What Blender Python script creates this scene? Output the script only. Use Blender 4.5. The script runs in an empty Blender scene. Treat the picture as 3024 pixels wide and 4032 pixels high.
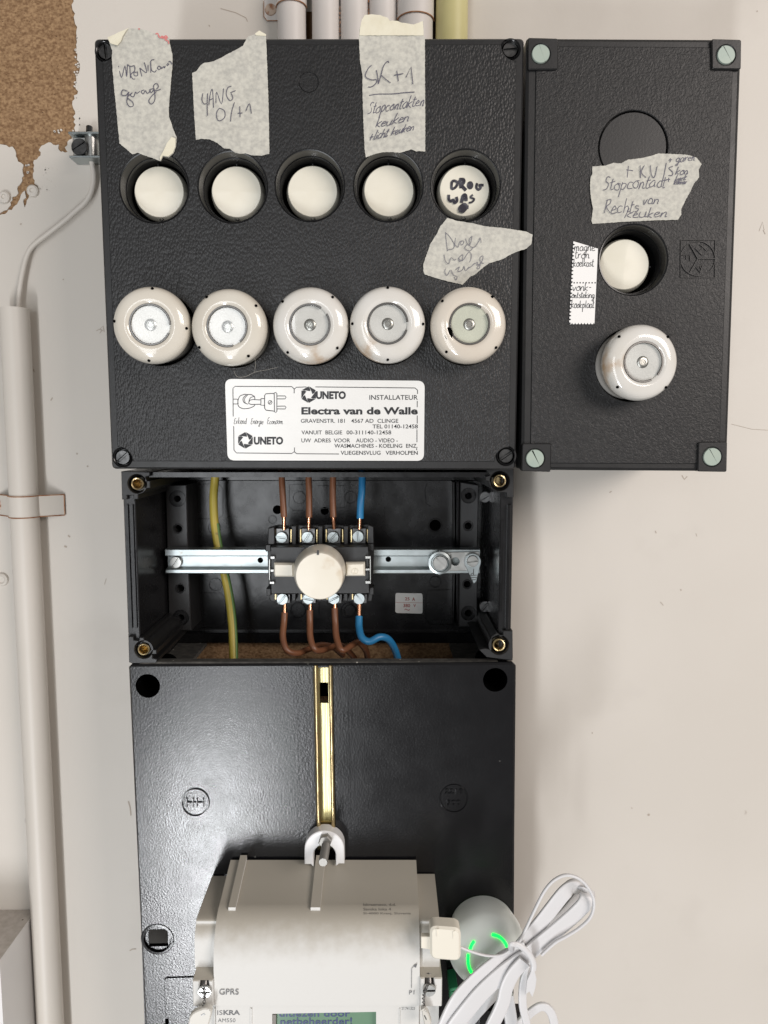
import bpy, bmesh, math, random
from mathutils import Vector, Matrix, noise
from mathutils.geometry import tessellate_polygon
random.seed(7)
R = math.radians
scene = bpy.context.scene
col = scene.collection

# ---------------------------------------------------------------- camera, world, lamps, exposure
FPX, CX, CY, PITCH, CAMD = 3028.0, 1512.0, 2016.0, R(6.16), 0.564
cam_d = bpy.data.cameras.new("camera"); cam = bpy.data.objects.new("camera", cam_d); col.objects.link(cam)
cam.location = (0, -CAMD, 0); cam.rotation_euler = (R(90) - PITCH, 0, 0)
cam_d.sensor_fit = 'VERTICAL'; cam_d.sensor_height = 36; cam_d.lens = FPX * 36 / 4032
cam_d.clip_start = 0.01; cam_d.clip_end = 50
scene.camera = cam
w = bpy.data.worlds.new("World"); scene.world = w; w.use_nodes = True
bg = w.node_tree.nodes["Background"]; bg.inputs[0].default_value = (1.0, 0.965, 0.93, 1); bg.inputs[1].default_value = 0.21
scene.view_settings.view_transform = 'Standard'; scene.view_settings.look = 'None'
scene.view_settings.exposure = 0.12; scene.view_settings.gamma = 1.0

def area(name, loc, target, sx, sy, power, color):
    l = bpy.data.lights.new(name, 'AREA'); l.shape = 'RECTANGLE'; l.size = sx; l.size_y = sy
    l.energy = power; l.color = color
    o = bpy.data.objects.new(name, l); col.objects.link(o); o.location = loc
    o.rotation_euler = (Vector(target) - Vector(loc)).to_track_quat('-Z', 'Y').to_euler()
    return o
area("doorway_light", (-0.56, -2.0, -1.48), (-0.56, 0, -1.48), 0.13, 0.90, 25, (0.96, 0.975, 1.0)).rotation_euler = (R(90), 0, 0)
area("window_light", (-0.49, -2.0, -0.30), (-0.49, 0, -0.30), 0.46, 1.45, 11, (0.94, 0.97, 1.0)).rotation_euler = (R(90), 0, 0)
area("room_light", (1.5, -1.75, 0.7), (0.1, 0, 0.0), 1.2, 0.8, 33, (1.0, 0.91, 0.85))

# ---------------------------------------------------------------- mapping from the photograph's plan to the wall
cp, sp = math.cos(PITCH), math.sin(PITCH)
def W(px, py, h):
    u = (px - CX) / FPX; v = (py - CY) / FPX
    dx, dy, dz = u, cp - v * sp, -sp - v * cp          # ray direction, Y into the wall
    t = (CAMD - h) / dy
    return Vector((dx * t, -h, dz * t))
def P(pts, h):
    return [(q.x, q.z) for q in (W(x, y, h) for x, y in pts)]
def rad(rpx, px, py, h):
    return (W(px + rpx, py, h) - W(px - rpx, py, h)).length / 2
def Z(x0, y0, s):
    return lambda pts: [(x0 + x * s, y0 + y * s) for x, y in pts]
ZA = Z(420, 80, .27125); ZB = Z(720, 80, .2712); ZC = Z(1380, 40, .27135); ZD = Z(1640, 840, .3014)
ZE = Z(1700, 620, .16878); ZF = Z(2300, 550, .339); ZG = Z(2000, 100, .814); ZH = Z(380, 850, .55455)
ZI = Z(1200, 800, .57263); ZJ = Z(850, 1450, .52441); ZK = Z(450, 1820, .48222); ZL = Z(1250, 1820, .51236)
ZM = Z(1020, 2020, .30139); ZN = Z(450, 2550, .51236); ZO = Z(1150, 2550, .57263); ZP = Z(600, 3200, .42194)
ZQ = Z(1200, 3300, .42194); ZR = Z(1650, 3350, .48222); ZS = Z(1700, 3650, .42194); ZT = Z(1000, 0, .57263)
ZU = Z(0, 1100, .58754); ZV = Z(0, 3400, .42194); ZW = Z(0, 400, .40684); ZX = Z(0, 0, .66305); ZY = Z(500, 3400, .28571)

# ---------------------------------------------------------------- materials
MATS = {}
def mat(name, color, rough=.5, metal=0., bump=None, color2=None, cscale=30., cpos=(.4, .7), coat=0., speck=None,
        stretch=(1, 1, 1), kind='noise', emit=None, trans=None, detail=6., ior=1.5, spots=None, rvar=0., sheen=0.):
    m = bpy.data.materials.new(name); m.use_nodes = True; nt = m.node_tree; n = nt.nodes; L = nt.links
    b = n["Principled BSDF"]
    b.inputs["Base Color"].default_value = (*color, 1); b.inputs["Roughness"].default_value = rough
    b.inputs["Metallic"].default_value = metal; b.inputs["Coat Weight"].default_value = coat
    b.inputs["Coat Roughness"].default_value = .06; b.inputs["IOR"].default_value = ior
    tc = n.new("ShaderNodeTexCoord"); mp = n.new("ShaderNodeMapping"); mp.inputs["Scale"].default_value = stretch
    L.new(tc.outputs["Object"], mp.inputs[0]); vec = mp.outputs[0]
    def noise_tex(sc, det=detail, dist=0.):
        t = n.new("ShaderNodeTexNoise"); t.inputs["Scale"].default_value = sc; t.inputs["Detail"].default_value = det
        t.inputs["Distortion"].default_value = dist; L.new(vec, t.inputs["Vector"]); return t.outputs["Fac"]
    def ramp(src, a, c, ca=(0, 0, 0), cc=(1, 1, 1)):
        r = n.new("ShaderNodeValToRGB"); e = r.color_ramp.elements
        e[0].position = a; e[1].position = c; e[0].color = (*ca, 1); e[1].color = (*cc, 1); L.new(src, r.inputs[0]); return r.outputs[0]
    def mix(f, a, c):
        x = n.new("ShaderNodeMix"); x.data_type = 'RGBA'; L.new(f, x.inputs[0])
        for s, k in ((a, 6), (c, 7)):
            if isinstance(s, tuple): x.inputs[k].default_value = (*s, 1)
            else: L.new(s, x.inputs[k])
        return x.outputs[2]
    c = None
    if color2 is not None:
        c = ramp(noise_tex(cscale), cpos[0], cpos[1], color, color2)
    if speck is not None:                                 # (colour, scale, amount)
        sc_, s_, a_ = speck
        v = n.new("ShaderNodeTexVoronoi"); v.inputs["Scale"].default_value = s_; L.new(vec, v.inputs["Vector"])
        d = ramp(v.outputs["Distance"], .10, .16, (1, 1, 1), (0, 0, 0))
        w_ = n.new("ShaderNodeSeparateColor"); L.new(v.outputs["Color"], w_.inputs[0])
        g = n.new("ShaderNodeMath"); g.operation = 'LESS_THAN'; g.inputs[1].default_value = a_; L.new(w_.outputs[0], g.inputs[0])
        k = n.new("ShaderNodeMath"); k.operation = 'MULTIPLY'; L.new(d, k.inputs[0]); L.new(g.outputs[0], k.inputs[1])
        c = mix(k.outputs[0], c if c is not None else color, sc_)
    if spots is not None:                                 # (colour, scale, lo, hi): soft dirty clouds
        sc_, s_, lo, hi = spots
        c = mix(ramp(noise_tex(s_, 8.), lo, hi), c if c is not None else color, sc_)
    if c is not None: L.new(c, b.inputs["Base Color"])
    if rvar:
        mr = n.new("ShaderNodeMapRange"); mr.inputs[3].default_value = max(.02, rough - rvar); mr.inputs[4].default_value = rough + rvar
        L.new(noise_tex(cscale * 1.7), mr.inputs[0]); L.new(mr.outputs[0], b.inputs["Roughness"])
    if bump is not None:
        for k, (typ, sc_, st) in enumerate(bump):
            bn = n.new("ShaderNodeBump"); bn.inputs["Distance"].default_value = .0005; bn.inputs["Strength"].default_value = st
            if typ == 'cells':
                wn = n.new("ShaderNodeTexNoise"); wn.inputs["Scale"].default_value = 60; L.new(vec, wn.inputs["Vector"])
                va = n.new("ShaderNodeVectorMath"); va.operation = 'MULTIPLY_ADD'; L.new(wn.outputs["Color"], va.inputs[0])
                va.inputs[1].default_value = (.002, .002, .002); L.new(vec, va.inputs[2])
                m2 = n.new("ShaderNodeMapping"); m2.inputs["Scale"].default_value = (1.0, 1.0, .6); L.new(va.outputs[0], m2.inputs[0])
                t = n.new("ShaderNodeTexVoronoi"); t.feature = 'SMOOTH_F1'; t.inputs["Smoothness"].default_value = .25
                t.inputs["Scale"].default_value = sc_; L.new(m2.outputs[0], t.inputs["Vector"])
                inv = n.new("ShaderNodeMath"); inv.operation = 'SUBTRACT'; inv.inputs[0].default_value = 1; L.new(t.outputs["Distance"], inv.inputs[1])
                src = inv.outputs[0]
            elif typ == 'wrinkle':
                src = ramp(noise_tex(sc_, 3., 1.4), .35, .62)
            elif typ == 'scratch':
                m2 = n.new("ShaderNodeMapping"); m2.inputs["Scale"].default_value = (1, 1, .04); L.new(vec, m2.inputs[0])
                t = n.new("ShaderNodeTexNoise"); t.inputs["Scale"].default_value = sc_; L.new(m2.outputs[0], t.inputs["Vector"]); src = t.outputs["Fac"]
            else:
                src = noise_tex(sc_, 4.)
            L.new(src, bn.inputs["Height"])
            if k: L.new(prev, bn.inputs["Normal"])
            prev = bn.outputs[0]
        L.new(prev, b.inputs["Normal"])
    if emit: b.inputs["Emission Color"].default_value = (*emit[0], 1); b.inputs["Emission Strength"].default_value = emit[1]
    if name == 'void': b.inputs['Specular IOR Level'].default_value = 0
    if trans is not None:
        out = n["Material Output"]; tr = n.new("ShaderNodeBsdfTransparent"); gl = n.new("ShaderNodeBsdfGlossy"); gl.inputs["Roughness"].default_value = .03
        ms = n.new("ShaderNodeMixShader"); fr = n.new("ShaderNodeMath"); fr.operation = 'MULTIPLY_ADD'; lw = n.new("ShaderNodeLayerWeight"); lw.inputs[0].default_value = .25; L.new(lw.outputs['Facing'], fr.inputs[0]); fr.inputs[1].default_value = .25; fr.inputs[2].default_value = .035
        tr.inputs[0].default_value = (*color, 1)
        L.new(fr.outputs[0], ms.inputs[0]); L.new(tr.outputs[0], ms.inputs[1]); L.new(gl.outputs[0], ms.inputs[2]); L.new(ms.outputs[0], out.inputs[0])
    MATS[name] = m; return m
mat('paint', (.60, .56, .505), .55, bump=[('noise', 260, .12), ('noise', 25, .25)], color2=(.64, .60, .545), cscale=5,
    speck=((.16, .12, .09), 22, .10), spots=((.52, .48, .43), 9, .58, .85))
mat('chipboard', (.17, .092, .042), .9, bump=[('noise', 700, .8), ('noise', 200, .5)], color2=(.37, .235, .125), cscale=520, cpos=(.34, .68),
    speck=((.06, .028, .012), 330, .22), stretch=(1, 1, 1.3))
mat('chipboard_edge', (.10, .05, .02), .9)
mat('leather', (.012, .012, .0125), .40, bump=[('cells', 900, .42)], rvar=.06, cscale=40)
mat('coarse_leather', (.006, .006, .0065), .48, bump=[('wrinkle', 420, .26), ('noise', 900, .2)], rvar=.06, cscale=30)
mat('black', (.012, .012, .0125), .40, bump=[('noise', 700, .10)], rvar=.08, cscale=60)
mat('black_gloss', (.004, .004, .0045), .22, bump=[('noise', 160, .05)], rvar=.06, cscale=80, color2=(.008, .008, .009))
mat('black_inner', (.010, .010, .011), .25, bump=[('noise', 450, .07), ('noise', 40, .2)], rvar=.12, cscale=70)
mat('board_black', (.004, .004, .005), .21, bump=[('noise', 800, .16), ('noise', 160, .05)], rvar=.05, cscale=50,
    speck=((.07, .07, .065), 200, .03))
mat('dusty_black', (.045, .043, .040), .75, bump=[('noise', 300, .3)], color2=(.10, .095, .085), cscale=200, speck=((.6, .58, .52), 260, .12))
mat('lit_black', (.022, .022, .023), .34, bump=[('noise', 450, .1)], rvar=.08, cscale=70)  # paler copy of black_inner: light on the mounting strips put into the colour
mat('void', (.002, .002, .002), .9)
mat('ivory', (.80, .765, .655), .30, coat=.25, bump=[('noise', 30, .06)], color2=(.76, .72, .60), cscale=45)
mat('ivory_old', (.76, .715, .61), .36, coat=.15, bump=[('noise', 600, .05)], spots=((.55, .43, .28), 60, .62, .82))
mat('porcelain', (.66, .625, .55), .12, coat=.25, color2=(.60, .555, .475), cscale=40, cpos=(.35, .75), spots=((.45, .33, .20), 70, .68, .86))
mat('porcelain_white', (.69, .675, .64), .12, coat=.25, color2=(.63, .60, .54), cscale=40, cpos=(.35, .75), spots=((.38, .22, .09), 55, .61, .78))
mat('porcelain_cream', (.66, .61, .53), .14, coat=.25, color2=(.62, .555, .47), cscale=40, cpos=(.35, .75), spots=((.45, .33, .20), 70, .68, .86))
mat('disc', (.66, .66, .65), .40, bump=[('noise', 500, .3)], color2=(.74, .74, .73), cscale=90)
mat('disc_green', (.62, .64, .55), .40, bump=[('noise', 500, .3)], color2=(.68, .70, .60), cscale=90)
mat('glass', (.97, .97, .96), .02, trans=1.45)
mat('steel', (.48, .48, .46), .34, 1.0, bump=[('noise', 300, .12)], color2=(.42, .42, .41), cscale=120, rvar=.1)
mat('zinc', (.42, .46, .465), .36, 1.0, bump=[('noise', 200, .08)], color2=(.36, .40, .40), cscale=60, rvar=.1, spots=((.30, .27, .22), 190, .66, .78))
mat('dark_steel', (.14, .14, .14), .30, .9, bump=[('noise', 300, .1)], color2=(.06, .06, .06), cscale=200)
mat('dull_steel', (.34, .33, .31), .5, .8, bump=[('noise', 300, .2)])
mat('wire_steel', (.16, .155, .15), .35, .9)
mat('brass', (.62, .50, .27), .30, 1.0, color2=(.42, .31, .17), cscale=60, bump=[('scratch', 900, .35)], rvar=.08)
mat('brass_pale', (.66, .59, .33), .42, 1.0, color2=(.66, .58, .28), cscale=70, bump=[('scratch', 700, .5)], speck=((.1, .07, .03), 120, .2))
mat('copper', (.80, .40, .24), .25, 1.0, bump=[('scratch', 700, .2)])
mat('brown_wire', (.20, .082, .040), .38, bump=[('noise', 300, .15)], color2=(.16, .065, .033), cscale=60)
mat('blue_wire', (.020, .165, .36), .36, bump=[('noise', 300, .15)], color2=(.03, .20, .40), cscale=60)
mat('yellow_wire', (.46, .36, .06), .42, bump=[('noise', 300, .15)], color2=(.40, .33, .05), cscale=50, spots=((.22, .15, .05), 160, .62, .75))
mat('green_wire', (.07, .16, .03), .4)
mat('pipe_white', (.66, .625, .60), .42, bump=[('noise', 60, .15)], color2=(.62, .58, .54), cscale=18, speck=((.28, .17, .10), 120, .10))
mat('pipe_beige', (.60, .56, .50), .45, bump=[('noise', 60, .2)], color2=(.64, .595, .54), cscale=14, stretch=(1, 1, .4), speck=((.25, .19, .12), 70, .06))
mat('pipe_yellow', (.60, .55, .27), .42, bump=[('noise', 60, .15)], color2=(.52, .47, .22), cscale=22, speck=((.30, .24, .10), 150, .14))
mat('rust', (.26, .10, .035), .9, color2=(.45, .27, .17), cscale=250, bump=[('noise', 400, .8)])
mat('painted_screw', (.55, .43, .34), .7, color2=(.30, .12, .05), cscale=260, cpos=(.45, .62), bump=[('noise', 300, .6)])
mat('green_screw', (.34, .41, .36), .35, bump=[('noise', 100, .15)], color2=(.40, .45, .38), cscale=60)
mat('tape', (.57, .555, .49), .75, color2=(.43, .42, .38), cscale=420, cpos=(.36, .68), bump=[('noise', 700, .3), ('noise', 80, .35)], stretch=(1, 1, 1.1))
mat('tape_cream', (.74, .70, .56), .7, color2=(.66, .61, .46), cscale=90, bump=[('noise', 500, .4)])
mat('sticker', (.78, .78, .76), .22, color2=(.74, .74, .72), cscale=40, bump=[('noise', 400, .05)])
mat('paper', (.82, .81, .79), .6)
mat('ink', (.012, .012, .014), .4)
mat('pen', (.09, .085, .12), .6)
mat('pen_light', (.17, .165, .19), .6)
mat('red_pen', (.62, .20, .19), .6)
mat('marker', (.022, .020, .030), .35, color2=(.12, .12, .14), cscale=260, cpos=(.45, .75))
mat('red_print', (.35, .06, .045), .5)
mat('print_grey', (.12, .12, .125), .5)
mat('print_faint', (.20, .19, .17), .5)
mat('meter', (.64, .632, .605), .52, bump=[('noise', 900, .10)])
def dust_up(name, dust):
    nt = MATS[name].node_tree; n = nt.nodes; L = nt.links; g = n.new('ShaderNodeNewGeometry'); sx = n.new('ShaderNodeSeparateXYZ'); L.new(g.outputs['Normal'], sx.inputs[0])
    t = n.new('ShaderNodeTexNoise'); t.inputs['Scale'].default_value = 160; t.inputs['Detail'].default_value = 6; tc = n.new('ShaderNodeTexCoord'); L.new(tc.outputs['Object'], t.inputs['Vector'])
    a = n.new('ShaderNodeMath'); a.operation = 'MULTIPLY_ADD'; L.new(t.outputs['Fac'], a.inputs[0]); a.inputs[1].default_value = .5; L.new(sx.outputs['Z'], a.inputs[2])
    r = n.new('ShaderNodeMapRange'); r.interpolation_type = 'SMOOTHSTEP'; r.inputs[1].default_value = .30; r.inputs[2].default_value = 1.10; L.new(a.outputs[0], r.inputs[0])
    x = n.new('ShaderNodeMix'); x.data_type = 'RGBA'; x.inputs[6].default_value = n['Principled BSDF'].inputs['Base Color'].default_value; x.inputs[7].default_value = (*dust, 1)
    L.new(r.outputs[0], x.inputs[0]); L.new(x.outputs[2], n['Principled BSDF'].inputs['Base Color'])
dust_up('meter', (.44, .41, .35))
mat('meter_top', (.50, .465, .40), .62, bump=[('noise', 900, .35)], color2=(.43, .395, .335), cscale=80, speck=((.12, .10, .08), 90, .08))
mat('meter_trans', (.66, .62, .55), .5, bump=[('noise', 900, .25)], color2=(.52, .47, .39), cscale=110, cpos=(.42, .72))
mat('white_plastic', (.80, .80, .80), .32)
mat('dome', (.84, .89, .86), .38)
mat('led', (.0, .8, .15), .4, emit=((.0, 1.0, .06), 2.2))
mat('cable_white', (.65, .645, .65), .36)
mat('cable_grey', (.52, .51, .50), .4)
mat('cream_plug', (.76, .72, .62), .35)
mat('lcd', (.10, .20, .14), .18, color2=(.16, .27, .18), cscale=12)
mat('lcd_ink', (.02, .03, .14), .4)
mat('lcd_frame', (.16, .14, .12), .4)
mat('green_terminal', (.03, .22, .10), .4)
mat('seal', (.60, .58, .53), .4)
mat('white_box', (.74, .73, .72), .5, bump=[('noise', 500, .1)])
mat('box_dusty', (.50, .46, .42), .8, color2=(.40, .36, .32), cscale=160, speck=((.08, .055, .04), 190, .45), bump=[('noise', 400, .5)])
mat('mark', (.42, .36, .30), .8)

# ---------------------------------------------------------------- mesh builder
class MB:
    def __init__(s): s.bm = bmesh.new(); s.org = Vector((0, 0, 0)); s.mats = []; s.cur = 0
    def use(s, m):
        if m not in s.mats: s.mats.append(m)
        s.cur = s.mats.index(m); return s
    def v(s, c): return s.bm.verts.new(c)
    def f(s, vs):
        try:
            fc = s.bm.faces.new(vs); fc.material_index = s.cur; return fc
        except ValueError: return None
    def plate(s, outer, h1, h0, holes=(), ch=0., chd=None, back=True, hch=None):
        """closed slab of XZ outline between heights h1 (front) and h0; ch = chamfer inset"""
        loops = [list(outer)] + [list(q) for q in holes]
        chd = ch if chd is None else chd; hch = ch if hch is None else hch
        front, rim, rear = [], [], []
        for k, lp in enumerate(loops):
            a = sum(lp[i][0] * lp[(i + 1) % len(lp)][1] - lp[(i + 1) % len(lp)][0] * lp[i][1] for i in range(len(lp)))
            if (a < 0) == (k == 0): lp.reverse()
            if ch:
                n = len(lp); ins = []
                for i in range(n):
                    p0, p1, p2 = Vector(lp[i - 1]), Vector(lp[i]), Vector(lp[(i + 1) % n])
                    e1 = (p1 - p0).normalized() if (p1 - p0).length > 1e-9 else Vector((1, 0)); e2 = (p2 - p1).normalized() if (p2 - p1).length > 1e-9 else e1
                    n1 = Vector((-e1.y, e1.x)); n2 = Vector((-e2.y, e2.x)); m = n1 + n2
                    m = m.normalized() if m.length > 1e-6 else n1
                    d = min(1.6, 1 / max(.3, m.dot(n1)))
                    ins.append(tuple(p1 + m * (hch if k else ch) * d))
                front.append([s.v((x, -h1, z)) for x, z in ins]); rim.append([s.v((x, -(h1 - chd), z)) for x, z in lp])
            else:
                front.append([s.v((x, -h1, z)) for x, z in lp]); rim.append(front[-1])
            rear.append([s.v((x, -h0, z)) for x, z in lp])
        for lvl, flip in ((front, 0), (rear, 1)):
            if flip and not back: continue
            flat = [q for l in lvl for q in l]
            for t in tessellate_polygon([[Vector((q.co.x, q.co.z, 0)) for q in l] for l in lvl]):
                s.f([flat[i] for i in t])
        for fr, ri, re in zip(front, rim, rear):
            n = len(fr)
            for i in range(n):
                j = (i + 1) % n
                if ch: s.f([fr[i], fr[j], ri[j], ri[i]])
                s.f([ri[i], ri[j], re[j], re[i]])
        return s
    def lathe(s, c, prof, n=40, squash=1.):
        """profile of (radius, height above c) round the wall normal"""
        rings = []
        for r, h in prof:
            if r < 1e-7: rings.append([s.v((c[0], c[1] - h, c[2]))])
            else: rings.append([s.v((c[0] + r * math.cos(2 * math.pi * i / n), c[1] - h, c[2] + squash * r * math.sin(2 * math.pi * i / n))) for i in range(n)])
        for a, b in zip(rings, rings[1:]):
            for i in range(n):
                j = (i + 1) % n
                if len(a) == 1 and len(b) == 1: continue
                if len(a) == 1: s.f([a[0], b[i], b[j]])
                elif len(b) == 1: s.f([a[i], b[0], a[j]])
                else: s.f([a[i], b[i], b[j], a[j]])
        return s
    def tube(s, pts, r, n=10, flat=None, closed=False, up=None, caps=True, ex=1.):
        """swept round (or flat: half thickness) section; the wide side lies in the wall's plane"""
        pts = [Vector(p) for p in pts]; m = len(pts); rings = []
        for i, p in enumerate(pts):
            a = pts[(i - 1) % m] if (closed or i) else p; b = pts[(i + 1) % m] if (closed or i < m - 1) else p
            t = (b - a).normalized()
            y = Vector((0, -1, 0)) if up is None else Vector(up)
            sd = t.cross(y)
            if sd.length < .05: sd = t.cross(Vector((1, 0, 0)))
            sd.normalize(); u = sd.cross(t).normalized()
            rr = r[i] if isinstance(r, (list, tuple)) else r
            rb = flat if flat is not None else rr
            pw = (lambda q: math.copysign(abs(q) ** ex, q))
            rings.append([s.v(p + sd * rr * pw(math.cos(2 * math.pi * k / n)) + u * rb * pw(math.sin(2 * math.pi * k / n))) for k in range(n)])
        for i in range(m if closed else m - 1):
            a, b = rings[i], rings[(i + 1) % m]
            for k in range(n): s.f([a[k], a[(k + 1) % n], b[(k + 1) % n], b[k]])
        if not closed and caps:
            s.f(rings[0][::-1]); s.f(rings[-1])
        return s
    def box(s, x0, x1, h0, h1, z0, z1, ch=0.):
        return s.plate([(x0, z0), (x1, z0), (x1, z1), (x0, z1)], h1, h0, ch=ch)
    def prof(s, pts, x0, x1, close=True):
        """outline of (h, z) pushed along X"""
        a = [s.v((x0, -h, z)) for h, z in pts]; b = [s.v((x1, -h, z)) for h, z in pts]; n = len(pts)
        for i in range(n if close else n - 1):
            j = (i + 1) % n; s.f([a[i], a[j], b[j], b[i]])
        if close:
            for l in (a, b):
                for t in tessellate_polygon([[Vector((q.co.y, q.co.z, 0)) for q in l]]): s.f([l[i] for i in t])
        return s
    def obj(s, name, m, parent=None, smooth=32, org=None, label=None, split=False):
        if split:                                         # every loose piece becomes an object of its own
            seen = {}; todo = set(s.bm.verts); out = None
            isl = []
            while todo:
                st = [todo.pop()]; grp_ = set(st)
                while st:
                    for e in st.pop().link_edges:
                        for q in e.verts:
                            if q in todo: todo.discard(q); grp_.add(q); st.append(q)
                isl.append(grp_)
            for g_ in isl:
                k = MB(); mp_ = {q: k.v(q.co) for q in g_}
                for f_ in {f_ for q in g_ for f_ in q.link_faces}: k.f([mp_[q] for q in f_.verts])
                out = k.obj(name, m, parent, smooth, org, label)
            s.bm.free(); return out
        org = Vector(org) if org is not None else (Vector(parent['_o']) if parent is not None and '_o' in parent else Vector((0, 0, 0)))
        bmesh.ops.recalc_face_normals(s.bm, faces=s.bm.faces[:])
        for q in s.bm.verts: q.co -= org
        me = bpy.data.meshes.new(name); s.bm.to_mesh(me); s.bm.free()
        for k in (s.mats or [m]): me.materials.append(MATS[k])
        if smooth:
            me.shade_smooth(); me.set_sharp_from_angle(angle=R(smooth))
        o = bpy.data.objects.new(name, me); col.objects.link(o)
        if parent is not None: o.parent = parent; o['_o'] = tuple(org)
        else: o.location = org; o['_o'] = tuple(org)
        if label: o['label'] = label
        return o

def tag(o, label, cat, group=None):
    o['label'] = label; o['category'] = cat
    if group: o['group'] = group
    return o
def thing(name, label, cat, org, group=None):
    o = bpy.data.objects.new(name, None); o.empty_display_size = .02; col.objects.link(o); o.location = org; o['_o'] = tuple(org)
    return tag(o, label, cat, group)
def circ(c, r, n=36, a0=0., a1=2 * math.pi):
    full = abs(a1 - a0 - 2 * math.pi) < 1e-6
    return [(c[0] + r * math.cos(a0 + (a1 - a0) * i / (n if full else n - 1)), c[1] + r * math.sin(a0 + (a1 - a0) * i / (n if full else n - 1))) for i in range(n)]
def rrect(pts, r, n=5):
    """round the corners of a polygon"""
    out = []; m = len(pts)
    for i in range(m):
        p0, p1, p2 = Vector(pts[i - 1]), Vector(pts[i]), Vector(pts[(i + 1) % m])
        a = p1 + (p0 - p1).normalized() * r; b = p1 + (p2 - p1).normalized() * r
        for k in range(n + 1):
            t = k / n; out.append(tuple(a * (1 - t) ** 2 + p1 * 2 * t * (1 - t) + b * t * t))
    return out
def smooth(pts, n=6, closed=False):
    pts = [Vector(p) for p in pts]; m = len(pts); out = []
    for i in range(m if closed else m - 1):
        if closed: p0, p1, p2, p3 = pts[(i - 1) % m], pts[i], pts[(i + 1) % m], pts[(i + 2) % m]
        else: p0, p1, p2, p3 = pts[max(i - 1, 0)], pts[i], pts[i + 1], pts[min(i + 2, m - 1)]
        for k in range(n):
            t = k / n
            out.append(.5 * ((2 * p1) + (-p0 + p2) * t + (2 * p0 - 5 * p1 + 4 * p2 - p3) * t * t + (-p0 + 3 * p1 - 3 * p2 + p3) * t ** 3))
    if not closed: out.append(pts[-1])
    return out
def ragged(pts, amp, step, seed=0):
    out = []; m = len(pts); rnd = random.Random(seed)
    for i in range(m):
        a, b = Vector(pts[i]), Vector(pts[(i + 1) % m]); L = (b - a).length; k = max(1, int(L / step))
        nrm = Vector((-(b - a).y, (b - a).x)).normalized() if L > 1e-6 else Vector((0, 0))
        for j in range(k):
            p = a.lerp(b, j / k)
            out.append(tuple(p + nrm * rnd.uniform(-amp, amp)))
    return out
def stroke(mb, pts, wpx, h, k=[0]):
    """flat inked line through photo-plan points"""
    k[0] += 1; q = []
    for p in pts:
        if not q or (Vector(p) - Vector(q[-1])).length > .3: q.append(tuple(p))
    if len(q) < 2: return
    L, Rr = [], []
    for i, p in enumerate(q):
        a = Vector(q[max(i - 1, 0)]); b = Vector(q[min(i + 1, len(q) - 1)]); t = (b - a)
        t = t.normalized() if t.length > 1e-6 else Vector((1, 0)); nn = Vector((-t.y, t.x)) * wpx / 2
        hh = h + 1.5e-6 * i + 4e-6 * (k[0] % 9)
        L.append(mb.v(W(p[0] + nn.x, p[1] + nn.y, hh))); Rr.append(mb.v(W(p[0] - nn.x, p[1] - nn.y, hh)))
    for i in range(len(q) - 1): mb.f([L[i], L[i + 1], Rr[i + 1], Rr[i]])
def raised(mb, pts, wpx, h, dh=.0005, closed=False):
    """low moulded ridge along photo-plan points"""
    wp = [W(p[0], p[1], h) for p in pts]; r = rad(wpx / 2, pts[0][0], pts[0][1], h)
    mb.tube(wp, r, 6, flat=dh, closed=closed)
def arcpx(cx, cy, r, a0=0, a1=360, n=24, ry=None):
    ry = ry or r
    return [(cx + r * math.cos(R(a0 + (a1 - a0) * i / n)), cy + ry * math.sin(R(a0 + (a1 - a0) * i / n))) for i in range(n + 1)]

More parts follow.
